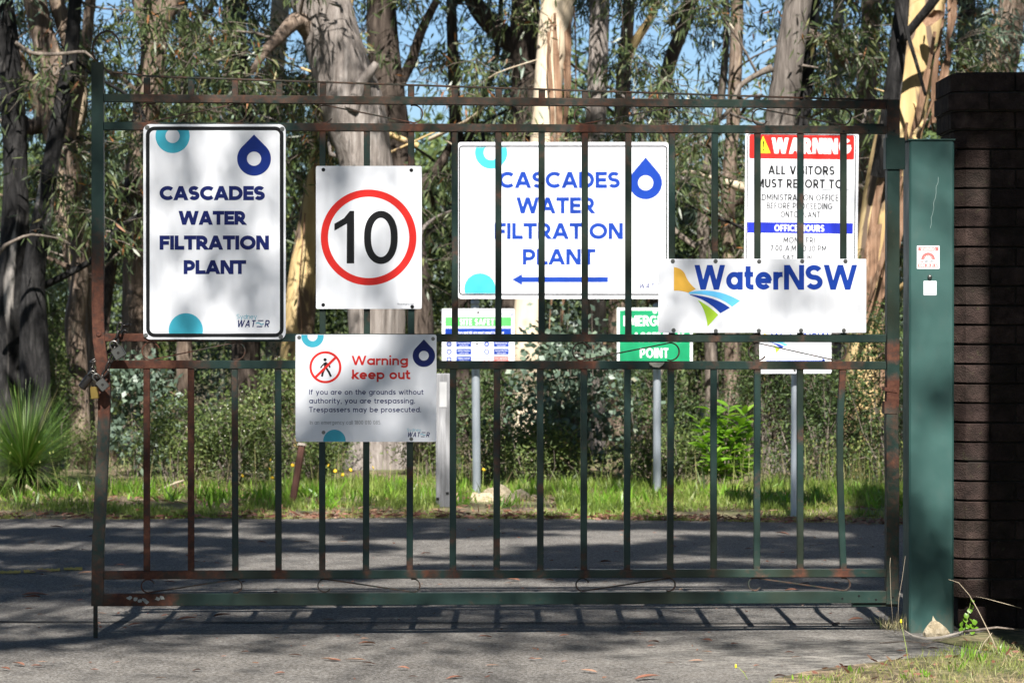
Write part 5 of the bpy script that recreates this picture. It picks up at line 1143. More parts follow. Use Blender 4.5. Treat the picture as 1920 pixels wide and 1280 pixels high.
shrub('yellow-green bush between the left trunks', 200, 880, 120, 200, 25.4, L_OLIVE, 2800)
shrub('fine feathery green bush left of the chain', 110, 840, 130, 330, 26.2, L_OLIVE, 3600)
for i, (px, h, Y) in enumerate(((-60, 380, 30), (120, 420, 31), (300, 480, 31), (480, 420, 30), (640, 430, 31.5), (820, 500, 30), (960, 470, 32), (1120, 460, 30.5), (1290, 560, 31), (1390, 520, 29.5), (1520, 500, 31), (1680, 480, 30), (1860, 500, 31), (2000, 480, 31))):
    labs = ['at the far left edge', 'behind the left trunks', 'behind the tall left sign', 'behind the gap left of the speed sign', 'behind the speed sign', 'behind the white guide post', 'behind the safety board', 'behind the cream gum foot', 'filling the gap right of the arrow sign', 'behind the company sign', 'behind the visitor sign', 'behind the hinge side of the gate', 'beyond the brick pillar', 'beyond the frame at right']
    shrub('tall dim understorey bush ' + labs[i], px, 850, 260, h - 20, Y, (L_DARK, L_OLIVE, L_DARK, L_BLUE)[i % 4], 4200, (.05, .09), (.018, .03), 70, 7, cr_=.2, name='understorey_bush')
# ------------------------------------------------------------------ bright shrub, every leaf a part
def leaf_mesh(name, L, Wd, fold=.25, n=5, curl=.1, mat=None):
    vs = []; fs = []
    for i in range(n + 1):
        f = i/n; w_ = Wd/2*math.sin(math.pi*min(1, f**.8))**.85 if 0 < i < n else Wd*.04; z = curl*L*math.sin(f*2.2)
        vs += [(-w_, f*L, z + w_*fold), (0, f*L, z), (w_, f*L, z + w_*fold)]
    for i in range(n): a = 3*i; fs += [(a, a + 1, a + 4, a + 3), (a + 1, a + 2, a + 5, a + 4)]
    me = bpy.data.meshes.new(name); me.from_pydata(vs, [], fs); me.materials.append(mat)
    at = me.attributes.new('tint', 'FLOAT', 'POINT'); tv = random.random(); at.data.foreach_set('value', [min(1, max(0, tv + .08*math.sin(i))) for i in range(len(vs))])
    me.polygons.foreach_set('use_smooth', [True]*len(fs)); me.update(); return me
x0 = W(1360, 905, 22.0)[0]; e = empty('leafy_shrub', (x0, 22.0, 0), 0, 'vivid lime green broad-leaved shrub glowing in the sun behind the right bars', 'shrub')
LMS = [leaf_mesh('leaf', .115, .042, mat=L_BRIGHT) for _ in range(5)]
tips = [(1312, 790), (1335, 770), (1365, 762), (1395, 772), (1412, 800), (1318, 830), (1350, 815), (1385, 820), (1335, 860), (1400, 850), (1360, 870), (1405, 885), (1325, 885), (1375, 840), (1345, 790), (1385, 790)]
cnt = 0
for (px, py) in tips:
    tx, _, tz = W(px, py, 22.0); b = Vector((random.uniform(-.03, .03), random.uniform(-.03, .03), 0)); tp = Vector((tx - x0, random.uniform(-.16, .12), tz)); mid = b.lerp(tp, .55) + Vector((0, 0, .05))
    mb = MB(); ps = [b, mid, tp]; mb.tube(ps, [.007, .005, .002], 6); mb.build('stem', B_TWIG, e)
    for k in range(17):
        if cnt >= 290: break
        f = .45 + .55*k/16; p = (1 - f)**2*b + 2*f*(1 - f)*mid + f*f*tp; az = k*2.4 + px; up = .35 + .5*f
        d = Vector((math.cos(az), math.sin(az)*.45 - .15, up - .45 + random.uniform(-.35, .25))).normalized()
        o = link('leaf', random.choice(LMS), e); q = (Matrix(((1, 0, 0), (0, 1, 0), (0, 0, 1))) and d.to_track_quat('Y', 'Z')) @ Matrix.Rotation(random.uniform(-.5, .5), 3, 'Y').to_quaternion() @ Matrix.Rotation(0, 3, 'X').to_quaternion(); o.rotation_mode = 'QUATERNION'; o.rotation_quaternion = q; o.location = p; s_ = random.uniform(.9, 1.35); o.scale = (s_, s_, s_); cnt += 1
# ------------------------------------------------------------------ grass tree
def needles(base, n, L, r0, up=.25, wd=.0055, seed=0, spread=1.0):
    rg = np.random.default_rng(seed); az = rg.uniform(0, 2*np.pi, n); el = np.arcsin(np.clip(rg.uniform(-.12, 1, n), -1, 1)); ln = L*rg.uniform(.7, 1.05, n)
    d = np.stack([np.cos(az)*np.cos(el)*spread, np.sin(az)*np.cos(el), np.sin(el) + up], 1); d = unit(d); k = 6; V = []
    side = unit(np.cross(d, np.array([[0, 0, 1.0]]) + 1e-3))
    for i in range(k + 1):
        f = i/k; p = base + d*(ln*f)[:, None] + np.array([0, 0, -1.0])*(ln*.22*f**2.2*(1 - .5*d[:, 2]))[:, None]; w_ = wd*(1 - .85*f)
        V += [p - side*w_, p + side*w_]
    V = np.stack(V, 1).reshape(-1, 3); pat = [(2*i, 2*i + 1, 2*i + 3, 2*i + 2) for i in range(k)]
    return V, pat, rg.random(n)
x0, _, _ = W(46, 915, 21.6); e = empty('grass_tree', (x0, 21.6, 0), 0, 'large grass tree, a fountain of thin green needles at the left edge', 'grass tree')
V, pat, tn = needles(np.array([0, 0, .18]), 1500, .82, 0, .10, .0032, 3); tag(np_mesh('needles', V, pat, 1500, L_NEEDLE, e, tn), kind='stuff')
V, pat, tn = needles(np.array([0, 0, .12]), 420, .42, 0, -.45, .0045, 9); V[:, 2] = np.maximum(V[:, 2], .01); tag(np_mesh('dead_skirt', V, pat, 420, L_DRY, e, tn), kind='stuff')
lathe([(.07, 0), (.09, .08), (.08, .18), (.04, .24)], 14).build('stump', B_CHAR, e, smooth=True)
x1, _, _ = W(-60, 930, 21.2); e = empty('grass_tree', (x1, 21.2, 0), 0, 'lower grass tree cut by the left edge of the picture', 'grass tree')
V, pat, tn = needles(np.array([0, 0, .1]), 700, .5, 0, .1, .0045, 5); tag(np_mesh('needles', V, pat, 700, L_NEEDLE, e, tn), kind='stuff')
# ------------------------------------------------------------------ grass
gr = Leaves()
n = 95000; x = RNG.uniform(-5.2, 5.0, n); ed = np.array([road_edge(a) + wob(a) for a in np.linspace(-5.2, 5.0, 400)]); e_ = np.interp(x, np.linspace(-5.2, 5.0, 400), ed)
off = RNG.random(n)**1.25*3.6 + .03; y = e_ + off
cn = np.array([noise.noise(Vector((a*1.1, b*1.3, 0))) + .5*noise.noise(Vector((a*4, b*4, 3))) for a, b in zip(x, y)])
keep = (cn + .02 + RNG.random(n)*.45 > 0.12) & ~((x < -1.9) & (off > .9) & (RNG.random(n) < .75)) & ~((np.abs(x + .1) < .42) & (off > .45) & (off < 2.1) & (RNG.random(n) < .93)); x, y, off, cn = x[keep], y[keep], off[keep], cn[keep]; n = len(x)
z = np.array([verge_z(a, b) for a, b in zip(x, y)]) - .005
Lg = RNG.uniform(.018, .052, n)*(1 + .8*np.clip(off - .4, 0, 1.3))*(1 + np.clip(cn, -.3, .6)); dry = np.clip(.30*RNG.random(n) + .45*RNG.random(n) - cn*.6 + .04 + .45*np.clip(.7 - off, 0, .7), 0, 1)
gr.add(np.stack([x, y, z], 1), RNG.normal(size=(n, 3))*.32 + np.array([0, 0, 1]), Lg, np.where(RNG.random(n) < .15, RNG.uniform(.010, .018, n), RNG.uniform(.004, .008, n)), dry)
o = gr.build('verge_grass', L_GRASS, None, bend=.5, simple=True); tag(o, 'bright sunlit grass strip along the far side of the road', 'grass', kind='stuff')
gs = Leaves(); n = 420; x = np.where(RNG.random(n) < .62, RNG.uniform(1.7, 3.4, n), RNG.uniform(-4, 3, n)); y = RNG.uniform(20.4, 22.4, n); L_ = RNG.uniform(.16, .42, n)
st = Leaves(); P = np.stack([x, y, np.full(n, .04)], 1); D = unit(RNG.normal(size=(n, 3))*.13 + np.array([0, 0, 1])); st.add(P, D, L_, .0045); hd = P + D*L_[:, None]*.97
st.add(hd, D, .022, .012, np.full(n, .6)); o = st.build('seed_stalks', L_GRASS, None, bend=.1, simple=True); tag(o, 'thin pale seeding grass stalks standing over the verge', 'grass', kind='stuff')
# foreground corner grass
g2 = Leaves(); n = 9000; x = RNG.uniform(.9, 2.9, n); y = RNG.uniform(10.15, 11.7, n)
ins = (y < 10.2 + (x - .93)*1.35) & (y < 11.55 - .25*np.abs(x - 1.9)) & (x > .93); x, y = x[ins], y[ins]; n = len(x)
cn = np.array([noise.noise(Vector((a*3, b*3, 9))) for a, b in zip(x, y)])
g2.add(np.stack([x, y, np.full(n, .003)], 1), RNG.normal(size=(n, 3))*.55 + np.array([0, 0, 1]), RNG.uniform(.015, .05, n)*(1 + .7*np.clip(cn, -.4, .8)), RNG.uniform(.0016, .0034, n), np.clip(.45 + .6*RNG.random(n) - cn*.5, 0, 1))
o = g2.build('corner_grass', L_GRASS, None, bend=.6, simple=True); tag(o, 'short half-dry grass in the bottom right corner beside the driveway', 'grass', kind='stuff')
g3 = Leaves()
for (px, py, n, hh) in ((1795, 1262, 7, .055), (1815, 1240, 9, .075), (1838, 1245, 10, .06), (1880, 1228, 8, .06), (1600, 1262, 9, .03), (1500, 1276, 6, .03), (1560, 1278, 6, .025), (1700, 1274, 9, .03), (1735, 1270, 8, .03)):
    Y = FPX*CAMH/(py - 600); c = np.array([(px - 960)/FPX*Y, Y, .003]); g3.add(c + RNG.normal(size=(n, 3))*np.array([.02, .02, 0]), RNG.normal(size=(n, 3))*.28 + np.array([0, 0, 1]), RNG.uniform(.6, 1.2, n)*hh, RNG.uniform(.006, .010, n))
o = g3.build('weed_tufts', L_BRIGHT, None, bend=.2); tag(o, 'fresh green broad grass tufts in the bottom right corner', 'grass', kind='stuff')
# long dry stalks, small weeds
def stalk(name, pts, Y, r, mat, label, head=None):
    q = [Vector(W(a, b, Y)) for a, b in pts]; mb = MB(); mb.tube(q, [r*(1 - .6*i/(len(q) - 1)) for i in range(len(q))], 6); o = mb.build(name, mat, None, smooth=True); tag(o, label, 'weed')
    if head: 
        h = lathe([(.001, -.006), (.0045, 0), (.003, .008), (.001, .011)], 8).build('flower_head', head, o, smooth=True); h.location = q[-1]
    return o
MDRY = flat('dry_stalk', (.48, .40, .29), .8); MSTG = flat('green_stalk', (.28, .36, .09), .6)
stalk('dry_stalk', [(1872, 1226), (1862, 1200), (1850, 1175), (1835, 1145), (1818, 1115), (1798, 1092), (1779, 1086)], 11.0, .0024, MDRY, 'long pale dry stalk arching in front of the brick pillar foot')
stalk('dry_stalk', [(1838, 1222), (1845, 1205), (1861, 1186)], 11.0, .0018, MDRY, 'short dry stalk crossing the long arching one')
stalk('dry_stalk', [(1916, 1140), (1880, 1130), (1850, 1122), (1831, 1118)], 11.5, .0018, MDRY, 'thin pale twig lying across the shaded brickwork')
stalk('flower_stalk', [(1706, 1260), (1700, 1215), (1694, 1185), (1690, 1166)], 10.6, .0018, MSTG, 'single yellow-headed weed in front of the teal post', P_YELLOW)
stalk('flower_stalk', [(1404, 1278), (1396, 1262), (1386, 1252), (1380, 1250)], 10.5, .0016, MSTG, 'tiny yellow weed at the bottom edge of the driveway', P_YELLOW)
stalk('dry_stalk', [(1683, 1178), (1686, 1120), (1692, 1085), (1698, 1042)], 11.9, .0012, MDRY, 'fine upright grass stalk between gate and teal post')
stalk('dry_stalk', [(1676, 1180), (1671, 1120), (1669, 1060), (1670, 1045)], 11.85, .0012, MDRY, 'fine grass stalk against the foot of the gate hinge side')
tf = Leaves()
for (px, py, n) in ((1672, 1182, 60), (1660, 1178, 40), (1690, 1186, 30), (1775, 1172, 40), (1790, 1168, 40)):
    Y = FPX*CAMH/(py - 600); c = np.array([(px - 960)/FPX*Y, Y, .003]); tf.add(c + RNG.normal(size=(n, 3))*np.array([.03, .02, 0]), RNG.normal(size=(n, 3))*.5 + np.array([0, 0, 1]), RNG.uniform(.03, .10, n), .0022)
o = tf.build('dry_tufts', L_DRY, None, bend=.4, simple=True); tag(o, 'wispy dead grass round the foot of the teal post', 'grass', kind='stuff')
xw = W(1800, 1180, 11.95); e = empty('creeping_weed', (xw[0], 11.95, 0), 0, 'small round-leaved green weed climbing at the pillar foot', 'weed')
LMW = leaf_mesh('leaf', .026, .024, mat=L_BRIGHT)
for (px, py) in ((1823, 1128), (1826, 1141), (1821, 1150), (1812, 1168), (1805, 1176), (1815, 1178), (1824, 1166), (1826, 1180), (1810, 1186), (1820, 1188), (1830, 1172), (1832, 1184), (1803, 1186), (1815, 1160)):
    p = Vector(W(px, py, 11.95)); o = link('leaf', LMW, e); o.location = (p.x - xw[0], random.uniform(-.03, .02), p.z); o.rotation_euler = (random.uniform(.4, 1.3), random.uniform(-.5, .5), random.uniform(-1, 1))
mb = MB(); mb.tube([(0.02, 0, 0), (.03, 0, .06), (.05, 0, .16)], [.0015, .0012, .0008], 5); mb.build('stem', MSTG, e)
# rock, bark strip, loose stones
def rock(name, px, py, Y, sx, sy, sz, label, seed, group=None, mat=None, pts=None):
    bm = bmesh.new(); bmesh.ops.create_icosphere(bm, subdivisions=3, radius=1)
    for v in bm.verts:
        c = v.co; d = 1 + .35*noise.noise(c*1.3 + Vector((seed, 0, 0))) + .12*noise.noise(c*4 + Vector((0, seed, 0)))
        v.co = Vector((c.x*sx*d, c.y*sy*d, c.z*sz*d))
        if pts == 'peak': k = 1 - max(0, v.co.z/sz)*.75; v.co.x *= k; v.co.y *= k; v.co.x += -.01*max(0, v.co.z/sz)
    me = bpy.data.meshes.new(name); bm.to_mesh(me); bm.free(); me.materials.append(mat or M_ROCK)
    o = link(name, me); x = W(px, py, Y); o.location = (x[0], Y, sz*.25); return tag(o, label, 'rock', group)
rock('rock', 1755, 1180, 11.94, .058, .035, .062, 'pale pointed rock against the foot of the teal post', 1, pts='peak')
for i, (px, sx, sz, lab) in enumerate(((912, .075, .05, 'pale stone left of the safety board pole foot'), (935, .10, .075, 'largest pale stone beside the safety board pole'), (976, .06, .05, 'whitish stone at the right end of the little stone heap'), (955, .05, .035, 'small pinkish stone in the middle of the heap'), (893, .045, .04, 'little stone left of the pole foot'), (1000, .035, .025, 'smallest stone at the right of the heap'))):
    rock('rock', px, 935, 20.75 + .1*(i % 3), sx*1.15, .07, sz*1.25, lab, i + 2, 'stones round the pole foot', M_ROCK if i % 2 == 0 else M_ROCK2 if 'M_ROCK2' in globals() else M_ROCK)
mb = MB(); pts = [(1697, 1182), (1712, 1192), (1735, 1197), (1765, 1195), (1792, 1188), (1806, 1183)]; vs = []
for i, (a, b) in enumerate(pts):
    Y = 11.45; p = Vector(W(a, b, Y)); p.z = max(.012, p.z); w_ = .006*math.sin(math.pi*(i + .6)/6.2); vs += [p + Vector((0, -.006, -w_)), p + Vector((0, -.012, 0)), p + Vector((0, -.002, w_))]
mb.add(vs, [(3*i + k, 3*i + 3 + k, 3*i + 4 + k, 3*i + 1 + k) for i in range(5) for k in range(2)]); o = mb.build('bark_strip', flat('bleached_bark', (.55, .49, .42), .8, 0, .25), None, smooth=True); tag(o, 'curled bleached bark strip lying before the teal post', 'bark')
for i, (pp, Y, r, lab) in enumerate(([[(1806, 1184), (1840, 1180), (1870, 1176), (1925, 1182)], 11.5, .006, 'grey stick lying in the shade before the brick pillar'], [[(1650, 1205), (1700, 1202), (1740, 1206), (1800, 1192)], 11.35, .003, 'thin brown stick at the driveway edge'], [[(285, 945), (330, 905), (345, 900)], 21.6, .012, 'bent pale stick sticking up from the litter at left'], [[(200, 932), (260, 930), (330, 924)], 21.5, .016, 'pale fallen branch in the litter behind the left bars'], [[(48, 910), (70, 928), (90, 934)], 21.2, .013, 'bleached stick beside the grass tree foot'])):
    q = [Vector(W(a, b, Y)) for a, b in pp]
    for v in q: v.z = max(v.z, r*.8)
    mb = MB(); mb.tube(q, [r, r*.9, r*.5][:len(q)] if len(q) == 3 else [r, r, r*.8, r*.4], 7); o = mb.build('stick', B_TWIG if r < .0105 and Y < 12 else MDRY, None, smooth=True); tag(o, lab, 'stick')
# yellow daisies
FM = None
fl = [(450, 884), (452, 892), (503, 880), (508, 896), (514, 918), (613, 873), (626, 883), (655, 881), (697, 877), (904, 881), (438, 860), (505, 862), (640, 890), (546, 872)]
for i, (px, py) in enumerate(fl):
    Y = 21.2 + .25*math.sin(i*2.3); p = W(px, py, Y); e = empty('yellow_daisy', (p[0], Y, 0), 0, 'small yellow daisy on a thin stalk standing in the sunny grass verge', 'flower', 'yellow daisies in the verge')
    if FM is None:
        mb = MB(); mb.tube([(0, 0, 0), (.01, 0, 1)], [.0022, .0018], 5); sm = mb.build('stalk', MSTG, e); FM = (sm.data, lathe([(.002, -.003), (.014, .001), (.015, .003), (.005, .006)], 10).build('flower_head', P_YELL2 if 'P_YELL2' in globals() else flat('daisy_yellow', (.80, .50, .03), .5), e, smooth=True).data); hd = e.children[1]
    else: sm = link('stalk', FM[0], e); hd = link('flower_head', FM[1], e)
    sm.scale = (1, 1, p[2]); hd.location = (.01, 0, p[2]); hd.rotation_euler = (R(65), 0, i)
# ------------------------------------------------------------------ fallen leaves on the asphalt
FLM = [leaf_mesh('gum_leaf', 1, .22 + .05*k, .5, 5, .02 + .02*k, mat=L_LITTER) for k in range(6)]
spots = [(52, 1074, .20), (145, 1077, .12), (40, 1117, .17), (75, 1121, .12), (975, 1090, .11), (1040, 1091, .08), (600, 1237, .12), (686, 1240, .11), (868, 1271, .12), (923, 1197, .09), (704, 1209, .11), (1336, 1204, .07), (1336, 1225, .10), (1120, 1263, .12), (1190, 1276, .16), (1048, 1195, .06), (1480, 1004, .13), (1125, 1056, .10), (580, 1016, .14), (630, 1017, .12), (215, 1061, .10), (165, 1008, .12), (118, 990, .12), (500, 1019, .1), (160, 1100, .1), (455, 1020, .12), (240, 1175, .1), (330, 1165, .12), (400, 1158, .13), (990, 1238, .06), (910, 1250, .08), (1000, 1238, .07), (730, 1218, .05), (1270, 1026, .1), (1680, 1223, .06), (1490, 1226, .06), (1265, 1245, .07), (1035, 1187, .05), (705, 1248, .08), (168, 1258, .05), (45, 1250, .09), (360, 1260, .05), (70, 1243, .06), (290, 1273, .08), (1410, 1030, .08), (1370, 1210, .06), (1590, 1165, .10), (1575, 1172, .07), (820, 1235, .05), (1120, 1120, .09), (260, 1040, .09), (330, 1094, .10), (1470, 1110, .10), (1500, 1098, .10)]
rg = random.Random(4)
while len(spots) < 150: spots.append((rg.uniform(-20, 1900), 975 + 300*rg.random()**1.1, rg.uniform(.03, .09)))
for i, (px, py, L_) in enumerate(spots):
    Y = FPX*CAMH/(py - 600); x = (px - 960)/FPX*Y
    if Y > road_edge(x) - .1 or (x > 1.75 and Y < 12.6): continue
    o = link('gum_leaf', FLM[i % 6]); o.location = (x, Y, .006); s_ = L_*rg.uniform(.75, 1.0); s_ *= .78; o.scale = (s_, s_, s_*.8); o.rotation_euler = (rg.uniform(-.08, .08), rg.uniform(-.25, .25), rg.choice((-1, 1))*R(90) + rg.uniform(-.7, .7))
    tag(o, 'dry reddish gum leaf on the asphalt ' + ('on the near side of the gate' if Y < 12.1 else 'beyond the gate'), 'leaf', 'fallen gum leaves ' + ('in front of the gate' if Y < 12.1 else 'on the road beyond the gate'))
lt = Leaves(); n = 3600; x = RNG.uniform(-5.2, 5, n); e_ = np.array([road_edge(a) + wob(a) for a in x]); y = e_ + np.abs(RNG.normal(size=n))*.25 - .1
far_ = RNG.random(n) < .35; y = np.where(far_, e_ + RNG.uniform(0, 3.2, n), y); far_l = (x < -2) & (RNG.random(n) < .5); y = np.where(far_l, RNG.uniform(20, 22.3, n), y)
z = np.array([verge_z(a, b) for a, b in zip(x, y)]); z = np.maximum(z, 0) + .012 + RNG.random(n)*.015
lt.add(np.stack([x, y, z], 1), RNG.normal(size=(n, 3))*np.array([1, 1, .2]), RNG.uniform(.03, .09, n), RNG.uniform(.008, .018, n)); 
n = 260; x = RNG.uniform(-3, 3, n); y = RNG.uniform(10.3, 18.5, n); lt.add(np.stack([x, y, np.full(n, .005)], 1), RNG.normal(size=(n, 3))*np.array([1, 1, .05]), RNG.uniform(.012, .035, n), RNG.uniform(.004, .008, n))
n = 160; x = RNG.uniform(1.1, 2.4, n); y = RNG.uniform(10.3, 11.6, n); s_ = (y < 10.4 + (x - .93)*1.35); lt.add(np.stack([x, y, np.full(n, .02)], 1)[s_], (RNG.normal(size=(n, 3))*np.array([1, 1, .3]))[s_], RNG.uniform(.02, .05, n)[s_], RNG.uniform(.008, .014, n)[s_])
o = lt.build('leaf_litter', L_LITTER, None); tag(o, 'brown leaf litter scattered along the road edge', 'leaf litter', kind='stuff')
# forest floor litter and low growth behind the shrubs
ff_ = Leaves(); n = 16000; y = RNG.uniform(21.5, 40, n); x = RNG.uniform(-.24, .24, n)*y; z = np.array([verge_z(min(14, max(-14, a)), b) for a, b in zip(x, y)])
kk = ~((np.abs(x + 1.2) < .4) & (y < 24.8)); x, y, z = x[kk], y[kk], z[kk]; n = len(x); ff_.add(np.stack([x, y, z], 1), RNG.normal(size=(n, 3))*.6 + np.array([0, 0, .8]), RNG.uniform(.05, .22, n), RNG.uniform(.006, .014, n)); o = ff_.build('understorey_growth', L_OLIVE, None, bend=.4, simple=True); tag(o, 'mixed low dry undergrowth covering the forest floor', 'undergrowth', kind='stuff')

# ------------------------------------------------------------------ the trees on the near side whose crowns dapple the gate and road
SH = 0.916                                            # horizontal run per metre of height
def gate_dens(px, py):
    """share of sun the photo shows missing on the gate plane"""
    if px > 1690 and px < 1800:
        b = abs((py - 900) - (px - 1690)*1.9); c = math.hypot((px - 1775)/28, (py - 730)/60)
        return .93 if b < 55 and py > 850 else (.75 if c < 1 else .03)
    if px > 1792: return .02
    if py > 1105: return .35 if px < 420 else (.9 if px < 800 else (.35 if px < 1010 else (.85 if px < 1350 else .05)))
    if px > 1350: return .08 if py > 640 else .25 if py < 480 else .28
    if px < 225: return .85 if py < 560 else (.10 if py < 800 else .55)
    if py > 860: return .87 if px < 1340 else .35
    if px < 340 and py > 600: return .2
    d = .45
    for (x, y, rx, ry, k) in ((490, 440, 50, 60, .45), (470, 560, 60, 40, .35), (320, 320, 50, 50, .25), (700, 390, 60, 35, .35), (780, 330, 40, 40, .3), (680, 650, 60, 25, .4), (790, 700, 40, 60, .3), (1265, 575, 32, 36, .8), (1100, 470, 60, 60, .35), (1480, 520, 40, 20, .3), (950, 780, 120, 80, .5), (560, 560, 60, 60, .3)):
        d += .6*k*math.exp(-((px - x)/rx)**2 - ((py - y)/ry)**2)
    for (x, y, rx, ry, k) in ((350, 600, 70, 40, .4), (650, 560, 60, 30, .35), (420, 300, 40, 40, .2), (600, 780, 60, 40, .3), (1430, 560, 160, 60, .4)):
        d -= .5*k*math.exp(-((px - x)/rx)**2 - ((py - y)/ry)**2)
    return min(.95, max(.05, d))
def ground_dens(x, yg):
    if yg < 12.02:
        px = 960 + x*FPX/yg; py = 600 + FPX*CAMH/yg
        if px > 1800: return .0
        if 1196 < py < 1222: return .55*(1 + noise.noise(Vector((x*1.3, 4, 0)))) if (px < 560 or px > 1250 or 850 < px < 1200) else .15
        return .06
    if yg < 14.15:
        z = (yg - 12)/SH; return gate_dens(960 + x*440, 1190 - z*440)
    if yg < 18.6:
        nz = noise.noise(Vector((x*.55 + 3, yg*1.5, 0))) + .5*noise.noise(Vector((x*1.3, yg*3.2, 5)))
        return .97 if nz > -.08 else .05
    if yg < 22.5:
        if x < -1.6 and yg < 20.6: return .75
        if 1.2 < x < 2.6 and yg > 19.7: return .03
        if yg < 19.2 and (abs(x + .1) < .5 or x > .8): return .8
        nz = noise.noise(Vector((x*.8, yg*1.6, 8))); return .55 if nz > .16 else .06
    return .0
def rear_dens(x, yg):
    if lit_zone(x, yg) or keep_lit(x, yg): return 0
    if yg < 24 and 1.2 < x < 2.6: return 0
    nz = noise.noise(Vector((x*1.0, yg*.8, 21))) + .5*noise.noise(Vector((x*2.3, yg*1.9, 4)))
    return .88 if nz > .3 else .0
near = []
cell = .17
for xi in np.arange(-3.4, 3.3, cell):
    for yi in np.arange(10.2, 22.4, cell):
        X, Yg = xi + RNG.uniform(0, cell), yi + RNG.uniform(0, cell); d = min(.985, ground_dens(X, Yg))
        lam = -math.log(1 - d)
        near.append((X, Yg, lam))
for xi in np.arange(-5.6, 5.4, cell):
    for yi in np.arange(22.4, 30, cell):
        X, Yg = xi + RNG.uniform(0, cell), yi + RNG.uniform(0, cell); d = rear_dens(X, Yg)
        if d > 0: near.append((X, Yg, -math.log(1 - d)))
lv2 = [Leaves(), Leaves(), Leaves()]; tw2 = [MB(), MB(), MB()]
roots = [Vector((-5.6, 4.6, 0)), Vector((5.8, 3.0, 0)), Vector((1.2, -4.2, 0))]
se = [empty('gum_tree', roots[k], 0, l, 'tree') for k, l in enumerate(('tall gum left of the camera whose high crown shades the driveway', 'tall gum right of the camera whose high crown shades the gate', 'tall gum behind the camera with a wide spreading crown'))]
sk = []
for k, r_ in enumerate(roots):
    top = Vector(((0.0, 3.5, .2)[k], (1.5, 2.0, -1.5)[k], (13.0, 14.5, 12.0)[k])); p = [(Vector((0, 0, -.1)), .26), (top*.25 - r_*.0 + Vector((0, 0, 0)) - Vector((top.x*.0, 0, 0)), .22)]
    tl = top - r_; pts = [(Vector((0, 0, -.1)), .27), (Vector((tl.x*.08, tl.y*.08, 3)), .22), (Vector((tl.x*.25, tl.y*.25, 6)), .18), (Vector((tl.x*.55, tl.y*.55, 9)), .13), (Vector((tl.x, tl.y, top.z)), .05)]
    limb_mesh('trunk', pts, B_GREY, se[k], 16, .06, .2, k, .3); sk.append([p + r_ for p, _ in cr(pts, .5)])
area = cell*cell; LA = .13*.034*.66*.62*.55                        # mean shadow of one leaf on the ground plane
cl2 = {}
for (X, Yg, lam) in near:
    nl = RNG.poisson(lam*area/LA)
    if nl == 0: continue
    key = (round(X/.7), round(Yg/.7)); 
    if key not in cl2: cl2[key] = RNG.uniform(14.0, 18.0) if 12.7 < Yg < 14.2 else RNG.uniform(11.5, 14.5)
    dist = cl2[key] + RNG.normal(size=nl)*.5
    P = np.stack([X + RNG.normal(size=nl)*.07, Yg + RNG.normal(size=nl)*.09 - dist*.6756, dist*.7373], 1)
    k = 2 if P[0][1] < 1.0 else (0 if X < -.3 else 1)
    lv2[k].add(P - np.array(roots[k]), RNG.normal(size=(nl, 3))*.7 + np.array([0, 0, -.6]), RNG.uniform(.10, .16, nl), RNG.uniform(.028, .040, nl))
for (kx, ky), d in cl2.items():
    p = Vector((kx*.7, ky*.7 - d*.6756, d*.7373)); k = 2 if p.y < 1.0 else (0 if p.x < -.3 else 1); a = min(sk[k], key=lambda q: (q - p).length + max(0, q.z - p.z)*.5)
    tw2[k].tube([a - roots[k], a.lerp(p, .5) + Vector((0, 0, .25)) - roots[k], p - roots[k]], [.016, .010, .004], 4, cap=False); 
for k in range(3):
    # the crowns go on beyond what shades the picture
    for _ in range(46):
        c = sk[k][-1] + Vector((RNG.normal()*3.2, RNG.normal()*2.0 - 2.5, RNG.normal()*1.2 + .8)); yg = c.y + c.z*SH
        if abs(c.x) < 3.8 and yg > 9.4: continue
        m_ = 160; lv2[k].add(np.array(c - roots[k]) + RNG.normal(size=(m_, 3))*.35, RNG.normal(size=(m_, 3))*.6 + np.array([0, 0, -.7]), RNG.uniform(.10, .16, m_), RNG.uniform(.026, .038, m_))
        a = min(sk[k], key=lambda q: (q - c).length); tw2[k].tube([a - roots[k], c - roots[k]], [.02, .005], 4, cap=False)
    if lv2[k].P: print('shade leaves', k, lv2[k].count()); tag(lv2[k].build('foliage', L_GUM, se[k], simple=True), kind='stuff')
    tag(tw2[k].build('twigs', B_TWIG, se[k]), kind='stuff')
# nearer trunk out to the right whose straight shadow falls down the brick pillar
e = empty('stringybark_tree', (2.455, 8.9, 0), 0, 'stringybark just outside the right edge whose trunk shades the brick pillar', 'tree')
limb_mesh('trunk', [(Vector((-.0, 0, -.1)), .42), (Vector((0, 0, 1.0)), .405), (Vector((0, 0, 5)), .40), (Vector((.02, 0, 9)), .36), (Vector((.3, .2, 13)), .2)], B_DARK, e, 24, .02, .15, 2)
tris = sum(sum(len(p.vertices) - 2 for p in o.data.polygons) for o in []) 

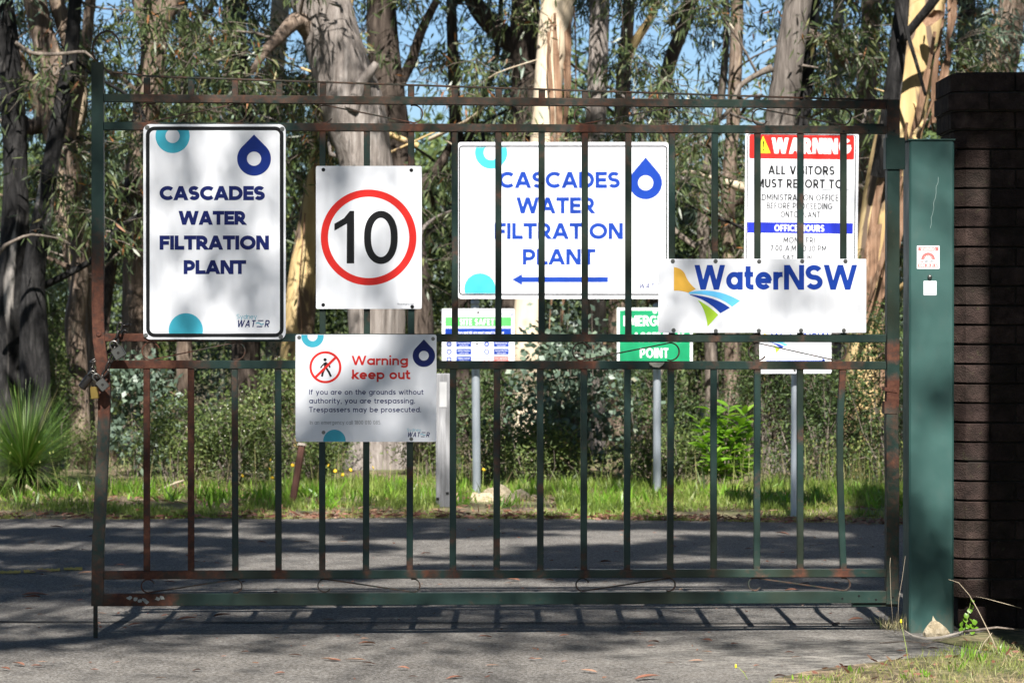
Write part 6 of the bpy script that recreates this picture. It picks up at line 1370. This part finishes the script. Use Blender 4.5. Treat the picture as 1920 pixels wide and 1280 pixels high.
# unseen trees added round the near side to close off the driveway's sky
for k, (x, y, h) in enumerate(((-8, 9, 11), (-8.5, 2, 12), (-6, -8, 12), (8, 10, 11), (8, 2, 12), (6, -8, 13), (0, -8, 12), (-9, 16, 12), (9, 17, 12))):
    e = empty('gum_tree', (x, y, 0), 0, 'unseen gum added to close off the sky, ' + ('on the left by the road', 'on the left level with the camera', 'behind the camera at left', 'on the right past the pillar', 'on the right level with the camera', 'behind the camera at right', 'straight behind the camera', 'far left along the road', 'far right along the road')[k], 'tree')
    limb_mesh('trunk', [(Vector((0, 0, -.1)), .25), (Vector((.1, .1, 3)), .2), (Vector((.3, -.1, 7)), .13), (Vector((.2, 0, h)), .04)], B_GREY, e, 14, .06, .25, k, .2)
    q = Leaves(); m = 6500; P = RNG.normal(size=(m, 3))*np.array([2.7, 2.9, 2.4]) + np.array([0, 0, h*.62]); P[:, 2] = np.maximum(P[:, 2], 2.6)
    wx = P[:, 0] + x; wyg = P[:, 1] + y + P[:, 2]*SH; ok = ~((np.abs(wx) < 3.6) & (wyg > 9.2))
    q.add(P[ok], RNG.normal(size=(m, 3))[ok], RNG.uniform(.25, .4, m)[ok], RNG.uniform(.10, .16, m)[ok]); tag(q.build('foliage', L_GUM, e, simple=True), kind='stuff')

# taller weed clumps at the back of the verge
wc = Leaves()
for _ in range(95):
    x = RNG.uniform(-4.2, 3.8); y = road_edge(x) + RNG.uniform(.7, 3.0); n = int(RNG.uniform(10, 34)); z = verge_z(x, y)
    wc.add(np.array([x, y, z]) + RNG.normal(size=(n, 3))*np.array([.06, .06, 0]), RNG.normal(size=(n, 3))*.42 + np.array([0, 0, 1]), RNG.uniform(.07, .17, n), RNG.uniform(.008, .018, n))
o = wc.build('verge_weeds', L_BRIGHT, None, bend=.4); tag(o, 'taller bright weed clumps at the back of the verge', 'weeds', kind='stuff')
# unseen shrubs added right of the pillar to keep its face in deep shade
for k, (x, y, h) in enumerate(((3.5, 11.3, 2.6), (3.3, 10.0, 2.3), (3.6, 12.8, 2.6))):
    e = empty('shrub', (x, y, 0), 0, 'dense dark unseen shrub added to shade the brick pillar, ' + ('beside its face', 'nearest the camera', 'behind its flank')[k], 'shrub')
    q = Leaves(); m = 6000; P = RNG.normal(size=(m, 3))*np.array([.34, .4, .6]) + np.array([.1, 0, h*.45]); P[:, 2] = np.abs(P[:, 2]); P[:, 0] = np.maximum(P[:, 0], 2.65 - x)
    q.add(P, RNG.normal(size=(m, 3)), RNG.uniform(.08, .14, m), RNG.uniform(.03, .05, m)); tag(q.build('foliage', L_DARK, e, simple=True), kind='stuff')
    mb = MB(); mb.tube([(0, 0, 0), (.1, .05, h*.4), (.05, 0, h*.8)], [.03, .02, .01], 6); mb.build('stem', B_TWIG, e)
